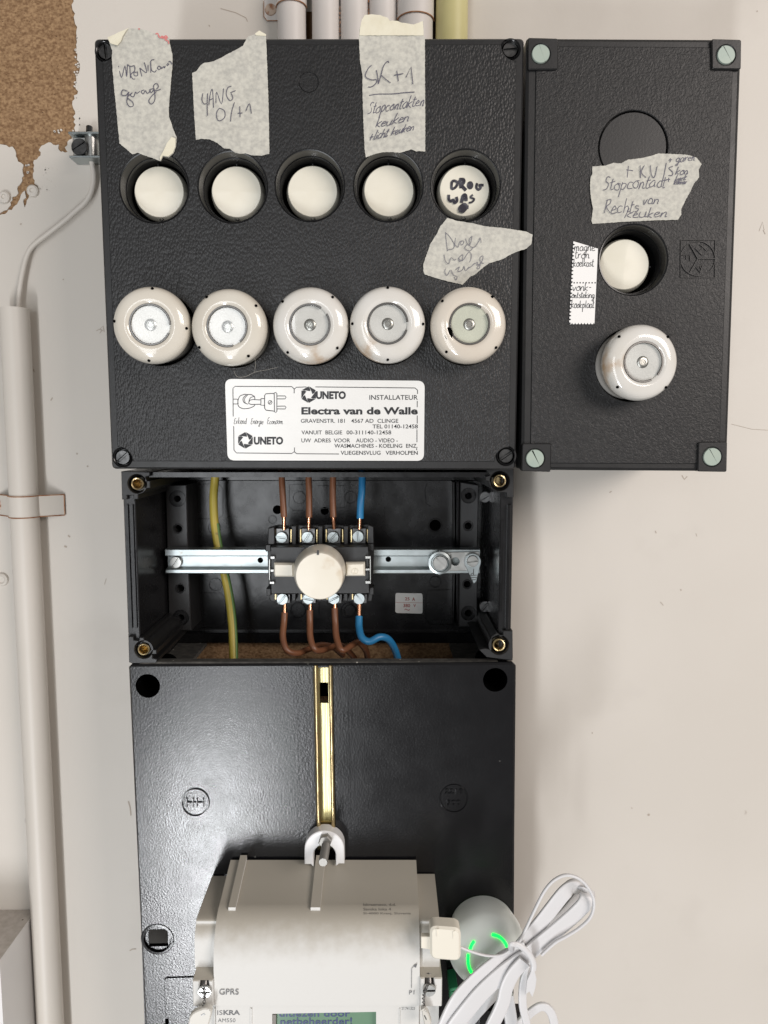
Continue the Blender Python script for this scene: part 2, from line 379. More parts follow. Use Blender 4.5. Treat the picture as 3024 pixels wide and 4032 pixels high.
# single-stroke handwriting (x right, y up)
G = {
 'a': (.5, [[(.42,.42),(.2,.5),(.03,.25),(.15,.0),(.38,.1),(.42,.45),(.42,.1),(.55,.03)]]),
 'b': (.5, [[(.05,1),(.03,.0),(.3,.02),(.42,.25),(.25,.48),(.05,.3)]]),
 'c': (.45, [[(.4,.42),(.2,.5),(.03,.25),(.18,.0),(.42,.08)]]),
 'd': (.5, [[(.42,.42),(.2,.5),(.03,.25),(.15,.0),(.38,.1),(.44,1),(.44,.1),(.55,.02)]]),
 'e': (.45, [[(.05,.22),(.35,.3),(.32,.46),(.15,.48),(.03,.2),(.18,.0),(.45,.08)]]),
 'f': (.35, [[(.35,.95),(.18,.95),(.12,.5),(.1,-.2)], [(0,.5),(.32,.52)]]),
 'g': (.5, [[(.42,.42),(.2,.5),(.05,.25),(.18,.05),(.4,.15),(.44,.48),(.38,-.3),(.2,-.5),(.08,-.35),(.3,-.1),(.55,.08)]]),
 'h': (.5, [[(.08,1),(.05,.0),(.1,.3),(.28,.48),(.38,.3),(.4,.0),(.5,.04)]]),
 'i': (.22, [[(.08,.48),(.08,.04),(.2,.02)], [(.08,.66),(.1,.7)]]),
 'j': (.25, [[(.15,.48),(.13,-.3),(-.02,-.4)], [(.15,.66),(.17,.7)]]),
 'k': (.48, [[(.08,1),(.05,.0)], [(.4,.5),(.1,.22),(.42,.0)]]),
 'l': (.25, [[(.1,1),(.06,.1),(.2,.02)]]),
 'm': (.72, [[(.04,.48),(.05,.0),(.1,.35),(.25,.48),(.32,.3),(.32,.0),(.38,.35),(.52,.48),(.6,.3),(.6,.02),(.7,.04)]]),
 'n': (.5, [[(.05,.48),(.06,.0),(.12,.35),(.28,.48),(.38,.3),(.38,.02),(.5,.04)]]),
 'o': (.48, [[(.25,.5),(.05,.3),(.12,.02),(.35,.04),(.42,.3),(.25,.5),(.45,.46)]]),
 'p': (.5, [[(.08,.5),(.06,-.5)], [(.07,.3),(.25,.5),(.42,.3),(.28,.02),(.07,.1)]]),
 'r': (.38, [[(.05,.48),(.06,.0),(.1,.3),(.2,.46),(.36,.44)]]),
 's': (.4, [[(.35,.44),(.15,.5),(.08,.34),(.32,.2),(.28,.02),(.03,.03)]]),
 't': (.35, [[(.14,.85),(.1,.1),(.2,.0),(.32,.06)], [(0,.56),(.3,.6)]]),
 'u': (.5, [[(.05,.48),(.05,.1),(.2,.0),(.36,.15),(.4,.48),(.4,.05),(.52,.03)]]),
 'v': (.42, [[(.03,.48),(.18,.0),(.38,.5)]]),
 'w': (.6, [[(.03,.48),(.12,.02),(.27,.4),(.36,.02),(.55,.5)]]),
 'y': (.46, [[(.05,.48),(.1,.12),(.3,.1),(.38,.48),(.34,-.3),(.15,-.45)]]),
 'z': (.42, [[(.05,.48),(.36,.48),(.05,.02),(.4,.02)]]),
 'A': (.55, [[(.02,0),(.22,1),(.3,1),(.48,0)], [(.08,.42),(.45,.46)]]),
 'C': (.55, [[(.48,.85),(.3,1),(.06,.6),(.12,.1),(.35,-.02),(.5,.15)]]),
 'D': (.6, [[(.12,1),(.06,0)], [(.0,.95),(.35,.85),(.5,.45),(.3,.05),(.05,.02)]]),
 'E': (.5, [[(.42,.95),(.15,.95),(.08,.55),(.3,.52),(.05,.4),(.08,.02),(.42,.05)]]),
 'G': (.6, [[(.5,.9),(.28,1),(.05,.55),(.15,.05),(.4,.02),(.48,.4),(.28,.45),(.6,.5)]]),
 'I': (.25, [[(.1,1),(.1,0)]]),
 'K': (.58, [[(.1,1),(.1,.0)], [(.55,1.05),(.12,.45),(.5,.0)]]),
 'N': (.55, [[(.06,0),(.08,.98),(.4,.02),(.46,1)]]),
 'O': (.55, [[(.25,1),(.04,.5),(.2,0),(.45,.4),(.3,.98),(.22,1)]]),
 'P': (.5, [[(.1,1),(.06,0)], [(.05,.95),(.4,.9),(.35,.5),(.08,.45)]]),
 'R': (.55, [[(.1,1),(.06,0)], [(.02,.95),(.35,1),(.4,.65),(.1,.5),(.5,.0)]]),
 'S': (.5, [[(.42,.9),(.2,1),(.06,.72),(.35,.45),(.35,.1),(.02,.02)]]),
 'U': (.55, [[(.05,1),(.08,.15),(.25,0),(.42,.3),(.48,1)]]),
 'V': (.5, [[(.03,1),(.2,.0),(.46,1)]]),
 'W': (.75, [[(.03,1),(.15,.0),(.32,.7),(.42,.0),(.66,1)]]),
 '0': (.6, [[(.28,1),(.06,.55),(.2,.03),(.45,.15),(.5,.7),(.28,1)]]),
 '1': (.4, [[(.05,.5),(.26,1),(.34,0)]]),
 '4': (.5, [[(.05,.95),(.02,.35),(.3,.2)], [(.3,.9),(.3,-.6)]]),
 '+': (.6, [[(.05,.4),(.5,.44)], [(.28,.75),(.26,.05)]]),
 '-': (.4, [[(.05,.4),(.32,.42)]]),
 '/': (.45, [[(.4,1.1),(.0,-.3)]]),
 '.': (.2, [[(.05,.05),(.09,.0)]]),
}
def write(mb, text, x, y, size, h, wpx=3.2, ang=0., sx=1., slant=.12, jit=.03, seed=1):
    """handwriting from (x, y) baseline in photo-plan units"""
    rnd = random.Random(seed); ca, sa = math.cos(R(ang)), math.sin(R(ang)); cur = 0.
    for ch in text:
        if ch == ' ': cur += .4 * size * sx; continue
        adv, sts = G[ch]; k = size * rnd.uniform(.92, 1.08); dy = rnd.uniform(-jit, jit) * size
        for st in sts:
            q = []
            for a, b in st:
                a += rnd.uniform(-jit, jit); b += rnd.uniform(-jit, jit)
                lx = cur + (a + slant * b) * k * sx; ly = b * k + dy
                q.append((x + lx * ca - ly * -sa * -1 * 0 + lx * 0 + ly * sa, y + lx * -sa - ly * ca))
            stroke(mb, [tuple(p) for p in smooth(q, 4)], wpx, h)
        cur += adv * size * sx * 1.02
FCACHE = {}
def letters(mb, text, x0, y0, x1, y1, h, bold=0., y0b=None, y1b=None, shear=0., thick=0.):
    """printed text stretched to the box x0..x1, y0 (top)..y1 (bottom) of photo-plan units"""
    cu = bpy.data.curves.new("t", 'FONT'); cu.body = text; cu.offset = bold; cu.resolution_u = 3
    if text.isupper() or True: cu.space_character = 1.0
    ob = bpy.data.objects.new("t", cu); col.objects.link(ob)
    dg = bpy.context.evaluated_depsgraph_get(); dg.update()
    me = bpy.data.meshes.new_from_object(ob.evaluated_get(dg))
    xs = [v.co.x for v in me.vertices]; ys = [v.co.y for v in me.vertices]
    a0, a1, b0, b1 = min(xs), max(xs), min(ys), max(ys)
    def mp(c, hh):
        u = (c.x - a0) / (a1 - a0); v = (c.y - b0) / (b1 - b0)
        px = x0 + u * (x1 - x0) + shear * v
        yt = y0 + ((y0b or y0) - y0) * u; yb = y1 + ((y1b or y1) - y1) * u
        return W(px, yb + (yt - yb) * v, hh)
    vs = [mb.v(mp(v.co, h)) for v in me.vertices]
    for p in me.polygons: mb.f([vs[i] for i in p.vertices])
    if thick:
        from collections import Counter
        ec = Counter(tuple(sorted(e)) for p in me.polygons for e in p.edge_keys)
        lo = [mb.v(mp(v.co, h - thick)) for v in me.vertices]
        for (a, b), n in ec.items():
            if n == 1: mb.f([vs[a], vs[b], lo[b], lo[a]])
    bpy.data.objects.remove(ob); bpy.data.curves.remove(cu); bpy.data.meshes.remove(me)
def screw(name, px, py, rpx, h, ang, m, parent, t=.0012, slot=.16, dome=0., label=None, cross=False):
    """slotted head: rim disc with a cut slot and a floor below it"""
    c = W(px, py, h); r = rad(rpx, px, py, h); mb = MB()
    ca, sa = math.cos(R(ang)), math.sin(R(ang)); hw, hl = slot * r, r * .93
    rot = lambda x, z: (c.x + x * ca - z * sa, c.z + x * sa + z * ca)
    if cross: q = [(-hl,-hw),(-hw,-hw),(-hw,-hl),(hw,-hl),(hw,-hw),(hl,-hw),(hl,hw),(hw,hw),(hw,hl),(-hw,hl),(-hw,hw),(-hl,hw)]
    else: q = [(-hl, -hw), (hl, -hw), (hl, hw), (-hl, hw)]
    mb.plate(circ((c.x, c.z), r, 28), h, h - t * 1.6, holes=[[rot(*p) for p in q]], ch=r * .06 + dome * .0, chd=r * .1)
    mb.lathe((c.x, -(h - t), c.z), [(0, 0), (r * .985, 0), (r * .985, -t)], 28)
    return mb.obj(name, m, parent, label=label)
def copy_tree(o, parent=None):
    c = o.copy(); col.objects.link(c); c.parent = parent
    for ch in o.children: copy_tree(ch, c)
    return c

# ================================================================ THE WALL
wall = MB().box(-1.6, 1.6, -.03, -.0010, -1.6, 1.6).obj('wall', 'chipboard', None, 0)
wall['kind'] = 'structure'; wall['label'] = 'chipboard wall painted beige with bare chipboard showing top left'
patch = [(-40, -40)] + ZX([(425, -40), (436, 60), (440, 120), (458, 160), (452, 230), (446, 300), (466, 370), (468, 430), (448, 470), (458, 540), (432, 600), (440, 660), (446, 740), (440, 778)]) \
    + ZW([(640, 440), (655, 490), (578, 490), (566, 420), (540, 410), (470, 395), (400, 425), (372, 470), (392, 520), (335, 570), (318, 620), (332, 700), (322, 740), (345, 790), (372, 840), (330, 850),
          (285, 895), (262, 960), (228, 1030), (222, 1000), (246, 930), (238, 860), (205, 905), (195, 950), (150, 1010), (90, 1058), (0, 1106), (-40, 1120), (-40, 1085), (40, 1060), (100, 1000), (125, 930), (172, 885),
          (170, 850), (205, 760), (228, 690), (222, 620), (180, 575), (150, 500), (118, 440), (60, 428), (0, 415), (-40, 412)])
hole1 = ragged(P([(x, y) for x, y in patch], 0), .0010, .0017, 3)
ledge_bottom = [(-.15, -.150), (.09, -.150), (.09, -.30), (-.15, -.30)]
mb = MB(); mb.plate([(-1.6, -1.6), (1.6, -1.6), (1.6, 1.6), (-1.6, 1.6)], 0, -.0009, holes=[hole1, ledge_bottom])
mb.obj('paint_layer', 'paint', wall, 0, label='beige wall paint peeled off in the upper left corner')
# flecks of paint left on the bare board
mb = MB(); rnd = random.Random(5)
for cx, cy, n, sx, sy in ((455, 400, 26, 10, 190), (470, 690, 10, 20, 60), (270, 1080, 16, 26, 60), (290, 1000, 8, 20, 20), (160, 1000, 8, 40, 40), (350, 780, 6, 30, 10)):
    for i in range(n):
        x = cx + rnd.gauss(0, sx); y = cy + rnd.uniform(-sy, sy); (px, py), = ZX([(x, y)])
        p = W(px, py, 0)
        mb.plate([(p.x + rnd.uniform(.3, 1) * .0011 * math.cos(a), p.z + rnd.uniform(.3, 1) * .0010 * math.sin(a)) for a in (0, 1, 2, 3, 4, 5)], .0001, -.0008)
o = mb.obj('paint_flake', 'paint', wall, 0); o['kind'] = 'stuff'
# scuffs and marks on the paint
mb = MB()
for pts, wd in ((ZU([(340, 812), (352, 792)]), 5), (ZU([(512, 1165), (520, 1172)]), 6), (ZU([(582, 1250), (592, 1256)]), 6), (ZU([(455, 1716), (470, 1727)]), 6), (ZU([(430, 1788), (448, 1794)]), 7),
                (ZU([(712, 2005), (700, 2045)]), 2.5), (ZU([(645, 345), (665, 335), (690, 345), (672, 330), (690, 312), (698, 352)]), 3), (ZU([(668, 362), (680, 345)]), 3),
                (ZU([(208, 545), (216, 580), (222, 612), (230, 622), (226, 604), (214, 600)]), 4), (ZV([(1210, 815), (1235, 800), (1268, 798)]), 4), (ZN([(108, 1180), (122, 1230), (128, 1290)]), 5),
                (ZX([(1310, 50), (1400, 75), (1460, 105), (1470, 128)]), 3), ([(822, 98), (826, 104)], 4), (ZG([(1215, 995), (1232, 950), (1240, 990)]), 2), (ZG([(1235, 990), (1245, 1010)]), 3),
                ([(2552, 3205), (2556, 3212)], 9), ([(2580, 2090), (2584, 2100)], 4), ([(2740, 2100), (2744, 2112)], 2.5), ([(2680, 2320), (2682, 2326)], 5),
                ([(2600, 2370), (2612, 2384)], 3), ([(2685, 1872), (2695, 1888), (2706, 1876)], 4), ([(2400, 1940), (2408, 1934)], 4), ([(2880, 1670), (2960, 1690), (3024, 1694)], 1.6),
                ([(2934, 3192), (2940, 3200), (2932, 3206)], 2.5), ([(2486, 3180), (2490, 3184)], 3), ([(2330, 2884), (2334, 2888)], 5), ([(2980, 42), (2983, 46)], 5), ([(80, 880), (84, 884)], 7), ([(248, 1099), (250, 1102)], 6)):
    stroke(mb, pts, wd, .00015)
o = mb.obj('scuff_mark', 'mark', wall, 0); o['kind'] = 'stuff'

# ================================================================ PIPES
def vpipe(name, label, pxc, pyc, rr, hc, z0, z1, m, group=None, cat='pipe', openend=False):
    c = W(pxc, pyc, hc); t = thing(name, label, cat, (c.x, -hc, z0), group)
    mb = MB(); n = 28
    pts = [Vector((c.x, -hc, z0 + (z1 - z0) * i / 12)) for i in range(13)]
    mb.tube(pts, rr, n, up=(0, -1, 0)); mb.obj('pipe_body', m, t)
    return t, c
def saddle(t, x, z0, z1, r, hc, tabs, m, scr, edge=True):
    """strap bent over a pipe with flat tabs and screws"""
    mb = MB(); prof = []
    xl = x - r - (tabs[0] if tabs[0] else 0); xr = x + r + (tabs[1] if tabs[1] else 0)
    if tabs[0]: prof.append((xl, .0012))
    for i in range(19):
        a = math.pi * (1 - i / 18); prof.append((x + (r + .0007) * math.cos(a), max(.0012, hc + (r + .0007) * math.sin(a))))
    if tabs[1]: prof.append((xr, .0012))
    a = [[mb.v((px, -h, z)) for px, h in prof] for z in (z0, z1)]
    b = [[mb.v((px, -(h - .0008), z)) for px, h in prof] for z in (z0, z1)]
    for i in range(len(prof) - 1):
        mb.f([a[0][i], a[0][i + 1], a[1][i + 1], a[1][i]]); mb.f([b[0][i], b[0][i + 1], b[1][i + 1], b[1][i]])
        for k in (0, 1): mb.f([a[k][i], a[k][i + 1], b[k][i + 1], b[k][i]])
    for e in (0, -1): mb.f([a[0][e], a[1][e], b[1][e], b[0][e]])
    o = mb.obj('saddle_clip', m, t)
    if edge:                                             # rusty edges of the strap
        mb = MB()
        for z in (z0 - .0001, z1 + .0001): mb.tube([(px, -(h + .0001), z) for px, h in prof], .00042, 5)
        if tabs[1]: mb.tube([(xr, -.0013, z0), (xr, -.0013, z1)], .0004, 5)
        mb.obj('rusty_edge', 'rust', o)
    for sx in scr:
        c = (sx, -.0013, (z0 + z1) / 2); mb = MB()
        mb.lathe(c, [(.0039, 0), (.0037, .0006), (.002, .0013), (0, .0015)], 18)
        mb.box(sx - .0034, sx + .0034, .0013, .0029, c[2] - .0003, c[2] + .0003)
        mb.obj('screw', 'painted_screw', o)
    return o
t, c = vpipe('conduit_pipe', 'long beige painted conduit running down the wall left of the boxes', 57, 1220, .0099, .0112, -.75, W(57, 1214, .012).z, 'pipe_beige', cat='pipe')
z1 = W(150, 1948, .002).z; z0 = W(150, 2028, .002).z
saddle(t, c.x, z0, z1, .0099, .0112, (.013, .0150), 'pipe_beige', (W(214, 1985, .001).x, W(6, 1992, .001).x))
mb = MB(); mb.lathe((c.x, -.0112, 0), [(0, 0)], 8)
mb = MB(); tp = W(57, 1214, .012).z
grp = 'white conduits entering above the fuse box'
labs = ['leftmost white conduit above the fuse box, with a rusty screwed saddle clip', 'white conduit just right of the dark gap above the fuse box',
        'middle white conduit above the fuse box, between two other white ones', 'white conduit behind the top of the writing-covered masking tape strip',
        'rightmost white conduit above the fuse box, clipped, beside the yellow pipe']
for i, (a, b) in enumerate(((1092, 1205), (1228, 1338), (1340, 1451), (1453, 1564), (1567, 1705))):
    rr = rad((b - a) / 2, (a + b) / 2, 70, .018) ; hc = rr + .0015
    t, c = vpipe('conduit_pipe', labs[i], (a + b) / 2, 70, rr, hc, .10, .62, 'pipe_white', grp)
    if i == 0:
        zz = W(1150, 8, .018).z
        saddle(t, c.x, zz, zz + .012, rr, hc, (0, 0), 'pipe_white', ())
        sc = W(1066, 39, .001); mb = MB()
        mb.plate(P(ZT([(68, 10), (75, -20), (165, -20), (165, 140), (90, 142), (68, 115)]), .0012), .0012, 0, ch=.0003)
        cl = mb.obj('clip_tab', 'pipe_white', t)
        mb = MB(); mb.lathe((sc.x, -.0012, sc.z), [(.0040, 0), (.0038, .0006), (.002, .0013), (0, .0015)], 18)
        mb.obj('screw', 'painted_screw', cl)
        mb = MB(); mb.tube([W(x, y, .0013) for x, y in ZT([(68, 10), (68, 115), (90, 142), (165, 142)])], .0003, 5); mb.obj('rusty_edge', 'rust', cl)
    if i == 4:
        zz = W(1636, 62, .02).z
        saddle(t, c.x, zz, zz + .016, rr, hc, (0, 0), 'pipe_white', ())
t, c = vpipe('gas_pipe', 'pale yellow plastic pipe going up behind the top right of the fuse box', 1779, 70, rad(64, 1779, 70, .02), rad(66, 1779, 70, .02) + .002, .10, .62, 'pipe_yellow')
c0 = W(1216, 60, .001)
for a, b, hh in ((1207, 1227, .006), (1705, 1713, .004)):   # bare board and rust in the gaps
    pass
mb = MB(); mb.plate(P([(1206, 46), (1228, 46), (1228, 220), (1206, 220)], .0006), .0006, .0001); o = mb.obj('bare_strip', 'chipboard_edge', wall, 0)
mb = MB(); mb.plate(P([(1703, -10), (1716, -10), (1716, 220), (1703, 220)], .0006), .0006, .0001); o = mb.obj('bare_strip', 'chipboard_edge', wall, 0)
mb = MB(); rnd = random.Random(2)
for x, a, b in ((1338.5, 25, 150), (1451.5, 0, 48), (1565, 0, 80)):
    y = a
    while y < b:
        l = rnd.uniform(3, 12); stroke(mb, [(x + rnd.uniform(-1, 1), y), (x + rnd.uniform(-1, 1), y + l)], rnd.uniform(2, 4.5), .0150); y += l + rnd.uniform(2, 12)
o = mb.obj('rust_speck', 'rust', None, 0); tag(o, 'dotted line of rust between the white conduits above the fuse box', 'rust')

# earth clamp and its cable
t = thing('earth_clamp', 'zinc plated cable clamp with a big slotted screw on the bare chipboard edge', 'clamp', W(325, 575, .0))
mb = MB()
x0, x1 = W(268, 575, .016).x, W(400, 575, .016).x
zt, zb = W(300, 515, .016).z, W(300, 618, .016).z
mb.box(x0, x1, .0005, .0020, zb, zt); mb.box(x0, x1, .0020, .0150, zt - .0014, zt, ch=.0003); mb.box(x0, x1, .0020, .0150, zb, zb + .0014, ch=.0003)
mb.obj('bracket', 'zinc', t)
MB().box(x0 + .0012, x0 + .0135, .0020, .0110, zb + .0024, zt - .0024, ch=.0004).obj('clamp_plate', 'steel', t)
screw('screw', 311, 577, 32, .0150, 32, 'dark_steel', t, t=.0010, slot=.10)
mb = MB(); mb.tube([W(x, 575, hh) + Vector((0, 0, dz)) for x, hh, dz in ((362, .008, -.008), (362, .008, .0), (362, .008, .008))], .0048, 16); mb.obj('clamp_roller', 'steel', t)
mb = MB(); mb.tube([W(352, 500, .006), W(351, 520, .007)], .0022, 10); mb.obj('bolt_end', 'dark_steel', t)
cpts = ZW([(885, 560), (893, 620), (905, 700), (900, 800), (872, 900), (820, 978), (740, 1050), (640, 1140), (540, 1220), (430, 1305), (340, 1375), (285, 1440), (248, 1530), (222, 1640), (200, 1760), (185, 1880), (176, 2010)])
mb = MB(); mb.tube(smooth([W(x, y, .0058) for x, y in cpts], 4), .0018, 10)
o = mb.obj('earth_cable', 'pipe_beige', None, 60); tag(o, 'thin beige cable curving from the metal clamp down into the left conduit', 'cable')
mb = MB()
for px, py in ZW([(52, 930), (325, 870)]):
    p = W(px, py, .0); mb = MB(); mb.lathe((p.x, 0, p.z), [(.0042, .0), (.004, .0022), (.003, .0030), (.0016, .0030), (.0013, .0022), (0, .0022)], 20)
    o = mb.obj('wall_plug', 'paint', None); tag(o, 'small painted nail clip beside the %s tip of the bare chipboard' % ('left' if px < 60 else 'lower right'), 'cable clip', 'painted nail clips')
p = W(9, 2281, 0); mb = MB(); mb.lathe((p.x, 0, p.z), [(.0052, 0), (.0045, .0016), (.0030, .0022), (.0022, .0014), (0, .0014)], 20)
tag(mb.obj('wall_plug', 'paint', None), 'small round painted screw in the wall left of the long conduit', 'screw')

# white box in the lower left corner
X1 = -.2715; zt = -.3735
t = thing('white_casing', 'white metal casing with dusty top in the lower left corner', 'casing', (X1, 0, zt))
mb = MB(); mb.prof([(0, -1.1), (.058, -1.1), (.058, zt - .001), (.057, zt), (0, zt)], -.62, X1); mb.obj('casing_body', 'white_box', t, 20)
mb = MB(); mb.box(-.619, X1 - .0004, .0005, .0570, zt, zt + .0003); mb.obj('dust_layer', 'box_dusty', t)

# ================================================================ ROUND PARTS SHARED BY BOTH FUSE BOXES
def knob_proto():
    r = rad(106, 900, 755, .103); o = bpy.data.objects.new('switch_knob', None)
    mb = MB(); n = 48
    # side wall, bevel, then a shallow roof-shaped face meeting in a straight crease
    rings = []
    for f, y, k_ in ((1.0, .020, 0), (1.0, .0046, 0), (.99, .0036, .2), (.96, .0020, .5), (.925, .0007, .9), (.91, .0002, 1), (.895, 0, 1), (.885, 0, 1), (.6, 0, 1), (.3, 0, 1)):
        rings.append([mb.v((f * r * math.cos(2 * math.pi * i / n), y - k_ * .0009 * (1 - abs(f * math.sin(2 * math.pi * i / n))), f * r * math.sin(2 * math.pi * i / n))) for i in range(n)])
    for a, b in zip(rings, rings[1:]):
        for i in range(n): mb.f([a[i], b[i], b[(i + 1) % n], a[(i + 1) % n]])
    c = mb.v((0, -.0009, 0))
    for i in range(n): mb.f([rings[-1][i], c, rings[-1][(i + 1) % n]])
    bmesh.ops.remove_doubles(mb.bm, verts=mb.bm.verts[:], dist=1e-6)
    k = mb.obj('switch_knob', 'ivory', None, 7.5)
    mb = MB(); mb.box(-.0003, .0003, .0001, .00025, r * .925, r * .985); 
    for v in mb.bm.verts: v.co.y -= 0.0
    mk = MB().box(-.0003, .0003, -.0014, .0001, r * .93, r * .99).obj('mark_line', 'ink', None); mk.parent = k
    mm = MB(); mm.tube([(.0010 * math.cos(a), .0012, -r * .965 + .0008 * math.sin(a)) for a in [i * math.pi / 6 for i in range(12)]], .00025, 5, closed=True)
    mz = mm.obj('mark_zero', 'ink', None); mz.parent = k
    mb.bm.free()
    return k
def cap_proto():
    r = rad(151, 900, 1278, .134)
    mb = MB(); P_ = [(.50, -.060), (.50, -.035), (.525, -.012), (.56, .010), (.60, .028), (.635, .034), (.67, .030), (.74, .016), (.82, -.008), (.89, -.045), (.94, -.10), (.975, -.17), (.995, -.26), (1.0, -.36), (.985, -.46), (.955, -.55), (.93, -.62), (.925, -.9), (.925, -1.5)]
    mb.lathe((0, 0, 0), [(a * r, b * r) for a, b in P_], 64)
    k = mb.obj('fuse_cap', 'porcelain', None, 60)
    d = MB().lathe((0, 0, 0), [(0, -.058 * r), (.505 * r, -.058 * r)], 40).obj('indicator_disc', 'disc', None); d.parent = k
    g = MB().lathe((0, 0, 0), [(0, -.020 * r), (.515 * r, -.020 * r), (.515 * r, -.030 * r), (0, -.030 * r)], 40).obj('window_glass', 'glass', None, 0); g.parent = k
    mb = MB(); mb.tube([(.512 * r * math.cos(a), -.002 * r, .512 * r * math.sin(a)) for a in [R(20 + i * 8) for i in range(43)]], .00062, 6)
    w_ = mb.obj('wire_ring', 'wire_steel', None, 60); w_.parent = k
    e = MB().lathe((0, 0, 0), [(.16 * r, -.058 * r), (.15 * r, -.046 * r), (.105 * r, -.030 * r), (.075 * r, -.030 * r), (.065 * r, -.045 * r), (0, -.045 * r)], 28).obj('eyelet', 'steel', None); e.parent = k
    mb = MB()
    for i in range(4):
        a = R(15 + i * 90); mb.lathe((.925 * r * math.cos(a), .058 * r, .925 * r * math.sin(a)), [(.036 * r, -.03 * r), (.036 * r, .016 * r), (0, .016 * r)], 12)
    v = mb.obj('vent_hole', 'void', None); v.parent = k
    return k, r
KNOB = knob_proto(); CAP, CAPR = cap_proto()
used = {'k': False, 'c': False}
def put(proto, key, loc, parent, rotz=0., tilt=(0, 0), label=None):
    o = proto if not used[key] else copy_tree(proto); used[key] = True
    o.parent = parent; o.location = Vector(loc) - Vector(parent['_o'])
    o.rotation_euler = (R(tilt[1]), R(rotz), R(tilt[0])); o['label'] = label
    return o
def setmat(o, m):
    o.data = o.data.copy() if o.data.users > 1 else o.data; o.data.materials[0] = MATS[m]
def recess(parent, c, r_out, r_in, h, deep=.018):
    mb = MB(); mb.lathe((c[0], -h, c[1]), [(r_out, .0), (r_out * .985, .0007), (r_out * .955, .0006), (r_out * .94, -.0010), (r_out * .92, -.0055), (r_out * .905, -.0062), (r_out * .885, -.0062), (r_in * 1.02, -.0080), (r_in, -.0095), (r_in, -deep)], 56)
    mb.obj('knob_recess', 'black_gloss', parent, 40)
    mb = MB(); mb.lathe((c[0], -h, c[1]), [(r_in * 1.01, -deep), (0, -deep)], 32); mb.obj('recess_floor', 'void', parent)

# ================================================================ MAIN FUSE BOX
HM = .114
t = fb = thing('fuse_box', 'wide black fuse box with five ivory knobs above five porcelain fuse caps', 'fuse box', W(1240, 1000, 0))
OUT = rrect(P([(370, 152), (2064, 150), (2030, 1850), (440, 1846)], HM), .0028)
kpx = [(608, 738, 628, 756), (917, 738, 932, 756), (1220, 732, 1231, 754), (1529, 733, 1531, 752), (1833, 731, 1828, 751)]
cpx = [(591, 1278), (894, 1285), (1220, 1278), (1527, 1274), (1849, 1276)]
r_out = rad(139, 1220, 732, HM); r_in = rad(119, 1220, 732, HM)
holes = [circ((W(a, b, HM).x, W(a, b, HM).z), r_out * .99, 56) for a, b, _, _ in kpx]
HC = .1345
capc = [W(x, y, HC) for x, y in cpx]
holes_c = [circ((c.x, c.z), CAPR * .985, 48) for c in capc]
scr = [(416, 202, 33, 95), (2009, 195, 32, 5), (483, 1801, 31, 40), (1992, 1795, 31, 35)]
sh = [circ((W(x, y, HM).x, W(x, y, HM).z), rad(r * 1.12, x, y, HM), 28) for x, y, r, a in scr]
mb = MB(); mb.plate(OUT, HM, HM - .016, holes=holes + holes_c + sh, ch=.0009); mb.obj('cover', 'black', t)
# grained field a little proud of the frame, cut round the corner bosses
LI = P([(402, 178), (2034, 176), (2003, 1818), (466, 1816)], HM)
def cornered(q, rads):
    out = []
    for i, p in enumerate(q):
        p1 = Vector(p); a = Vector(q[i - 1]); b = Vector(q[(i + 1) % 4]); r = rads[i]
        pa = p1 + (a - p1).normalized() * r; pb = p1 + (b - p1).normalized() * r
        for k in range(9):
            th = k / 8 * math.pi / 2
            out.append(tuple(p1 + (pa - p1) * math.cos(th) + (pb - p1) * math.sin(th)))
    return out
field = cornered(LI, [.0085, .0085, .0085, .0085])
plug = W(1216, 325, HM)
mb = MB(); mb.plate(field, HM + .0005, HM - .002, holes=holes + holes_c + [circ((plug.x, plug.z), rad(38, 1216, 325, HM), 32)], ch=.0003); mb.obj('grained_panel', 'leather', t)
mb = MB(); mb.lathe((plug.x, -HM, plug.z), [(rad(37, 1216, 325, HM), 0), (rad(36, 1216, 325, HM), .0003), (0, .0003)], 32); mb.obj('blank_plug', 'coarse_leather', t)
for (x, y, r, a) in scr:
    c = W(x, y, HM); rr = rad(r, x, y, HM)
    mb = MB(); mb.lathe((c.x, -HM, c.z), [(rr * 1.14, -.0002), (rr * 1.12, .0004), (rr * 1.06, .0002), (rr * 1.02, -.005), (0, -.005)], 28); s_ = mb.obj('screw_boss', 'black_gloss', t)
    screw('screw', x, y, r * .90, HM - .0018, a, 'dark_steel', t, slot=.13)
    # moulded arc round the boss
hs = MB(); inn = [((x - ox) * .978 + ox, (z - oz) * .985 + oz) for (x, z) in OUT for ox, oz in [(W(1240, 1000, HM).x, W(1240, 1000, HM).z)]]
ox, oz = W(1240, 1000, HM).x, W(1240, 1000, HM).z
in2 = [((x - ox) * .955 + ox, (z - oz) * .962 + oz) for (x, z) in OUT]
hs.plate(inn, HM - .017, .0, holes=[in2]); hs.obj('housing', 'black', t)
for i, (rx, ry, kx, ky) in enumerate(kpx):
    c = W(rx, ry, HM); recess(t, (c.x, c.z), r_out, r_in, HM)
    kk = put(KNOB, 'k', W(kx, ky, .1030), t, rotz=(-1.5, 1, .5, -1, .8)[i],
             label=['ivory knob at the left end of the row', 'ivory knob under the GANG tape', 'ivory knob in the middle of the row', 'ivory knob under the long tape strip', 'ivory knob with DROG WAS marker writing'][i])
cl = ['porcelain fuse cap with bright window at the left end', 'porcelain fuse cap second from left', 'white porcelain fuse cap with rust stains in the middle', 'porcelain fuse cap fourth from left', 'pinkish porcelain fuse cap with a chipped hole, at the right end']
